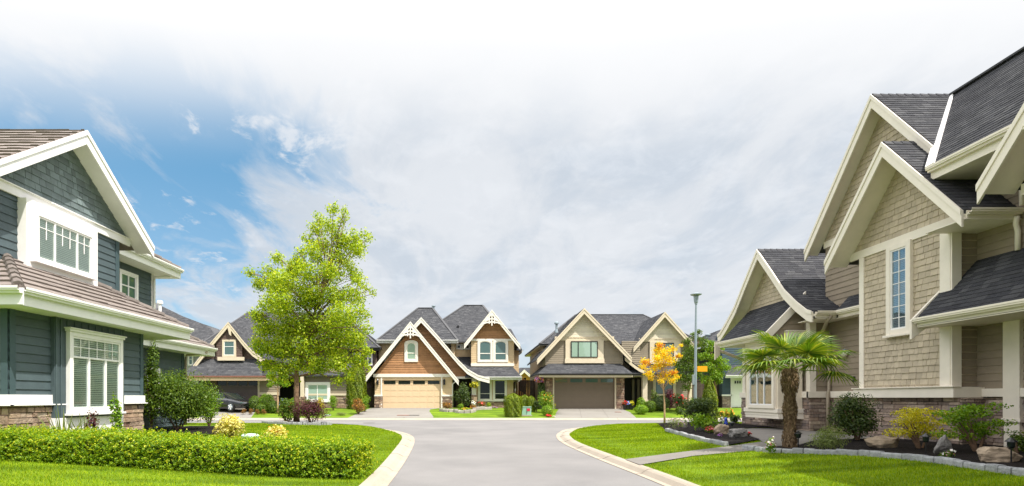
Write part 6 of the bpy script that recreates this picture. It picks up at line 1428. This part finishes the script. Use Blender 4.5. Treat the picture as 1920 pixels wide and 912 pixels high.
# orange chair / toys at the gap
t = empty('garden_trellis', (GX(972, 48.5), 48.5, .62), 'small orange wooden trellis by the gap fence', 'trellis'); m = MB(); x = GX(972, 48.5)
for k in range(5): m.box(x-.4+k*.2-.03, x-.4+k*.2+.03, 48.48, 48.5, .62, GZ(732-abs(2-k)*-2, 48.5))
m.build('slats', M_orange, t); m = MB(); m.box(x-.45, x+.45, 48.45, 48.48, 1.5, 1.6); m.build('rail', M_orange, t)

# ================================================================== PARKED CAR
def car():
    c = Vv((GX(424, 40.2), 40.2, gz(-18, 40.2))); t = empty('parked_car', c, 'black saloon car parked before the plum garage door, half hidden by the big shrub', 'car')
    paint = solid('black_car_paint', (.012, .012, .014), .12, .05, spec=.9)
    def loft(st, name, mat, parent, **k):
        m = MB(); V = []; F = []; n = len(st[0])
        for s in st: V += s
        for i in range(len(st)-1):
            for j in range(n): F.append((i*n+j, i*n+(j+1) % n, (i+1)*n+(j+1) % n, (i+1)*n+j))
        F += [tuple(range(n))[::-1], tuple((len(st)-1)*n+j for j in range(n))]
        m.add([Vv(p)+c for p in V], F); o = m.build(name, mat, parent, smooth=True)
        s_ = o.modifiers.new('edge', 'BEVEL'); s_.width = .03; s_.segments = 3; s_.limit_method = 'ANGLE'; s_.angle_limit = R(25)
        return o
    def sec(x, w, zb, zs, zt): return [(x, -w*.92, zb), (x, -w, zb+.18), (x, -w, zs), (x, -w*.84, zt), (x, w*.84, zt), (x, w, zs), (x, w, zb+.18), (x, w*.92, zb)]
    body = loft([sec(-2.28, .62, .38, .58, .66), sec(-2.18, .80, .24, .66, .82), sec(-1.5, .89, .20, .78, .95), sec(-.9, .91, .18, .82, .98), sec(.7, .91, .18, .82, .96), sec(1.5, .88, .20, .74, .84), sec(2.1, .78, .24, .62, .70), sec(2.28, .60, .36, .54, .58)], 'body', paint, t)
    def cs(x, w, zb, zt): return [(x, -w, zb), (x, -w*.86, zt), (x, w*.86, zt), (x, w, zb)]
    loft([cs(-1.75, .70, .90, .93), cs(-1.05, .76, .93, 1.32), cs(-.2, .78, .94, 1.40), cs(.35, .76, .94, 1.34), cs(1.15, .70, .88, .90)], 'window_glass', M_glassd, t)
    loft([cs(-1.08, .655, 1.31, 1.345), cs(-.2, .68, 1.39, 1.43), cs(.33, .66, 1.335, 1.37)], 'roof', paint, t)
    for s in (-1, 1):
        m = MB(); m.beam(c+Vv((-.28, s*.80, .95)), c+Vv((-.30, s*.70, 1.38)), .06, .03); m.beam(c+Vv((1.12, s*.71, .9)), c+Vv((.36, s*.665, 1.36)), .05, .04); m.beam(c+Vv((-1.75, s*.68, .93)), c+Vv((-1.08, s*.65, 1.33)), .06, .04); m.build('pillar', paint, t)
        m = MB(); m.lathe(c+Vv((.85, s*.98, .98)), [(.02, 0), (.09, .02), (.09, .12), (.02, .14)], 8); m.build('wing_mirror', paint, t)
        for x in (-1.35, 1.38):
            w = MB(); w.tube([c+Vv((x, s*.74, .32)), c+Vv((x, s*.76, .32)), c+Vv((x, s*.92, .32)), c+Vv((x, s*.94, .32))], [.28, .32, .32, .28], 24); wh = w.build('wheel', M_black, t)
            w = MB(); w.tube([c+Vv((x, s*.935, .32)), c+Vv((x, s*.95, .32))], [.22, .20], 20)
            w.build('rim', M_galv, wh)
            w = MB()
            for k in range(5): a = k*1.2566; w.beam(c+Vv((x, s*.955, .32)), c+Vv((x+.2*math.cos(a), s*.955, .32+.2*math.sin(a))), .02, .05)
            w.build('spoke', M_white, wh)
        m = MB(); m.box(c.x+2.13, c.x+2.2, c.y+s*.60-.14, c.y+s*.60+.14, c.z+.58, c.z+.66); m.build('headlight', M_glassf, t); m = MB(); m.box(c.x-2.24, c.x-2.17, c.y+s*.60-.14, c.y+s*.60+.14, c.z+.66, c.z+.78); m.build('tail_light', solid('tail_light_red', (.3, .01, .01), .2), t)
    t.rotation_euler.z = R(-22)
car()

# ================================================================== GRASS
def blades(name, polyin, polyout, xr, yr, n, h, label, ypow=1.6):
    x = rng.uniform(*xr, n); f = rng.uniform(0, 1, n)**ypow; y = yr[0]+(yr[1]-yr[0])*f
    k = inside(polyin, x, y) & (x/y > -.90) & (x/y < 1.06)
    for p in polyout: k &= ~inside(p, x, y)
    x, y = x[k], y[k]; z = np.array([gz(a, b) for a, b in zip(x, y)]); n = len(x); print(name, n)
    a = rng.uniform(0, 6.28, n); hh = h*rng.uniform(.5, 1.2, n)*(1+.0*y); w = .0045*(1+.07*(y-9)); lx, ly = np.cos(a+1.3)*hh*.45, np.sin(a+1.3)*hh*.45
    B = np.stack([x, y, z-.004], 1); s = np.stack([np.cos(a)*w, np.sin(a)*w, 0*w], 1); T = B+np.stack([lx, ly, hh], 1)
    V = np.stack([B-s, B+s, T], 1).reshape(-1, 3); F = np.arange(3*n).reshape(n, 3)
    tag(np_mesh(name, V, F, M_blade), label, 'grass', kind='stuff')
hq = [(-1.9, 9.0), (-9.9, 10.2), (-9.9, 11.1), (-1.8, 9.75)]
blades('grass', LL, [isl, bedL, [(-9.3, 10.7), (-9.3, 23), (-30, 23), (-30, 10.7)], hq], (-20, -1.7), (6.6, 28.2), 360000, .045, 'mown grass of the left lawn', 1.5)
blades('grass', LR, [walk, bedA, bedB, [(11, 8), (30, 8), (30, 22), (11, 22)]], (3.4, 16), (6.8, 28.1), 360000, .045, 'mown grass of the right lawn', 1.6)
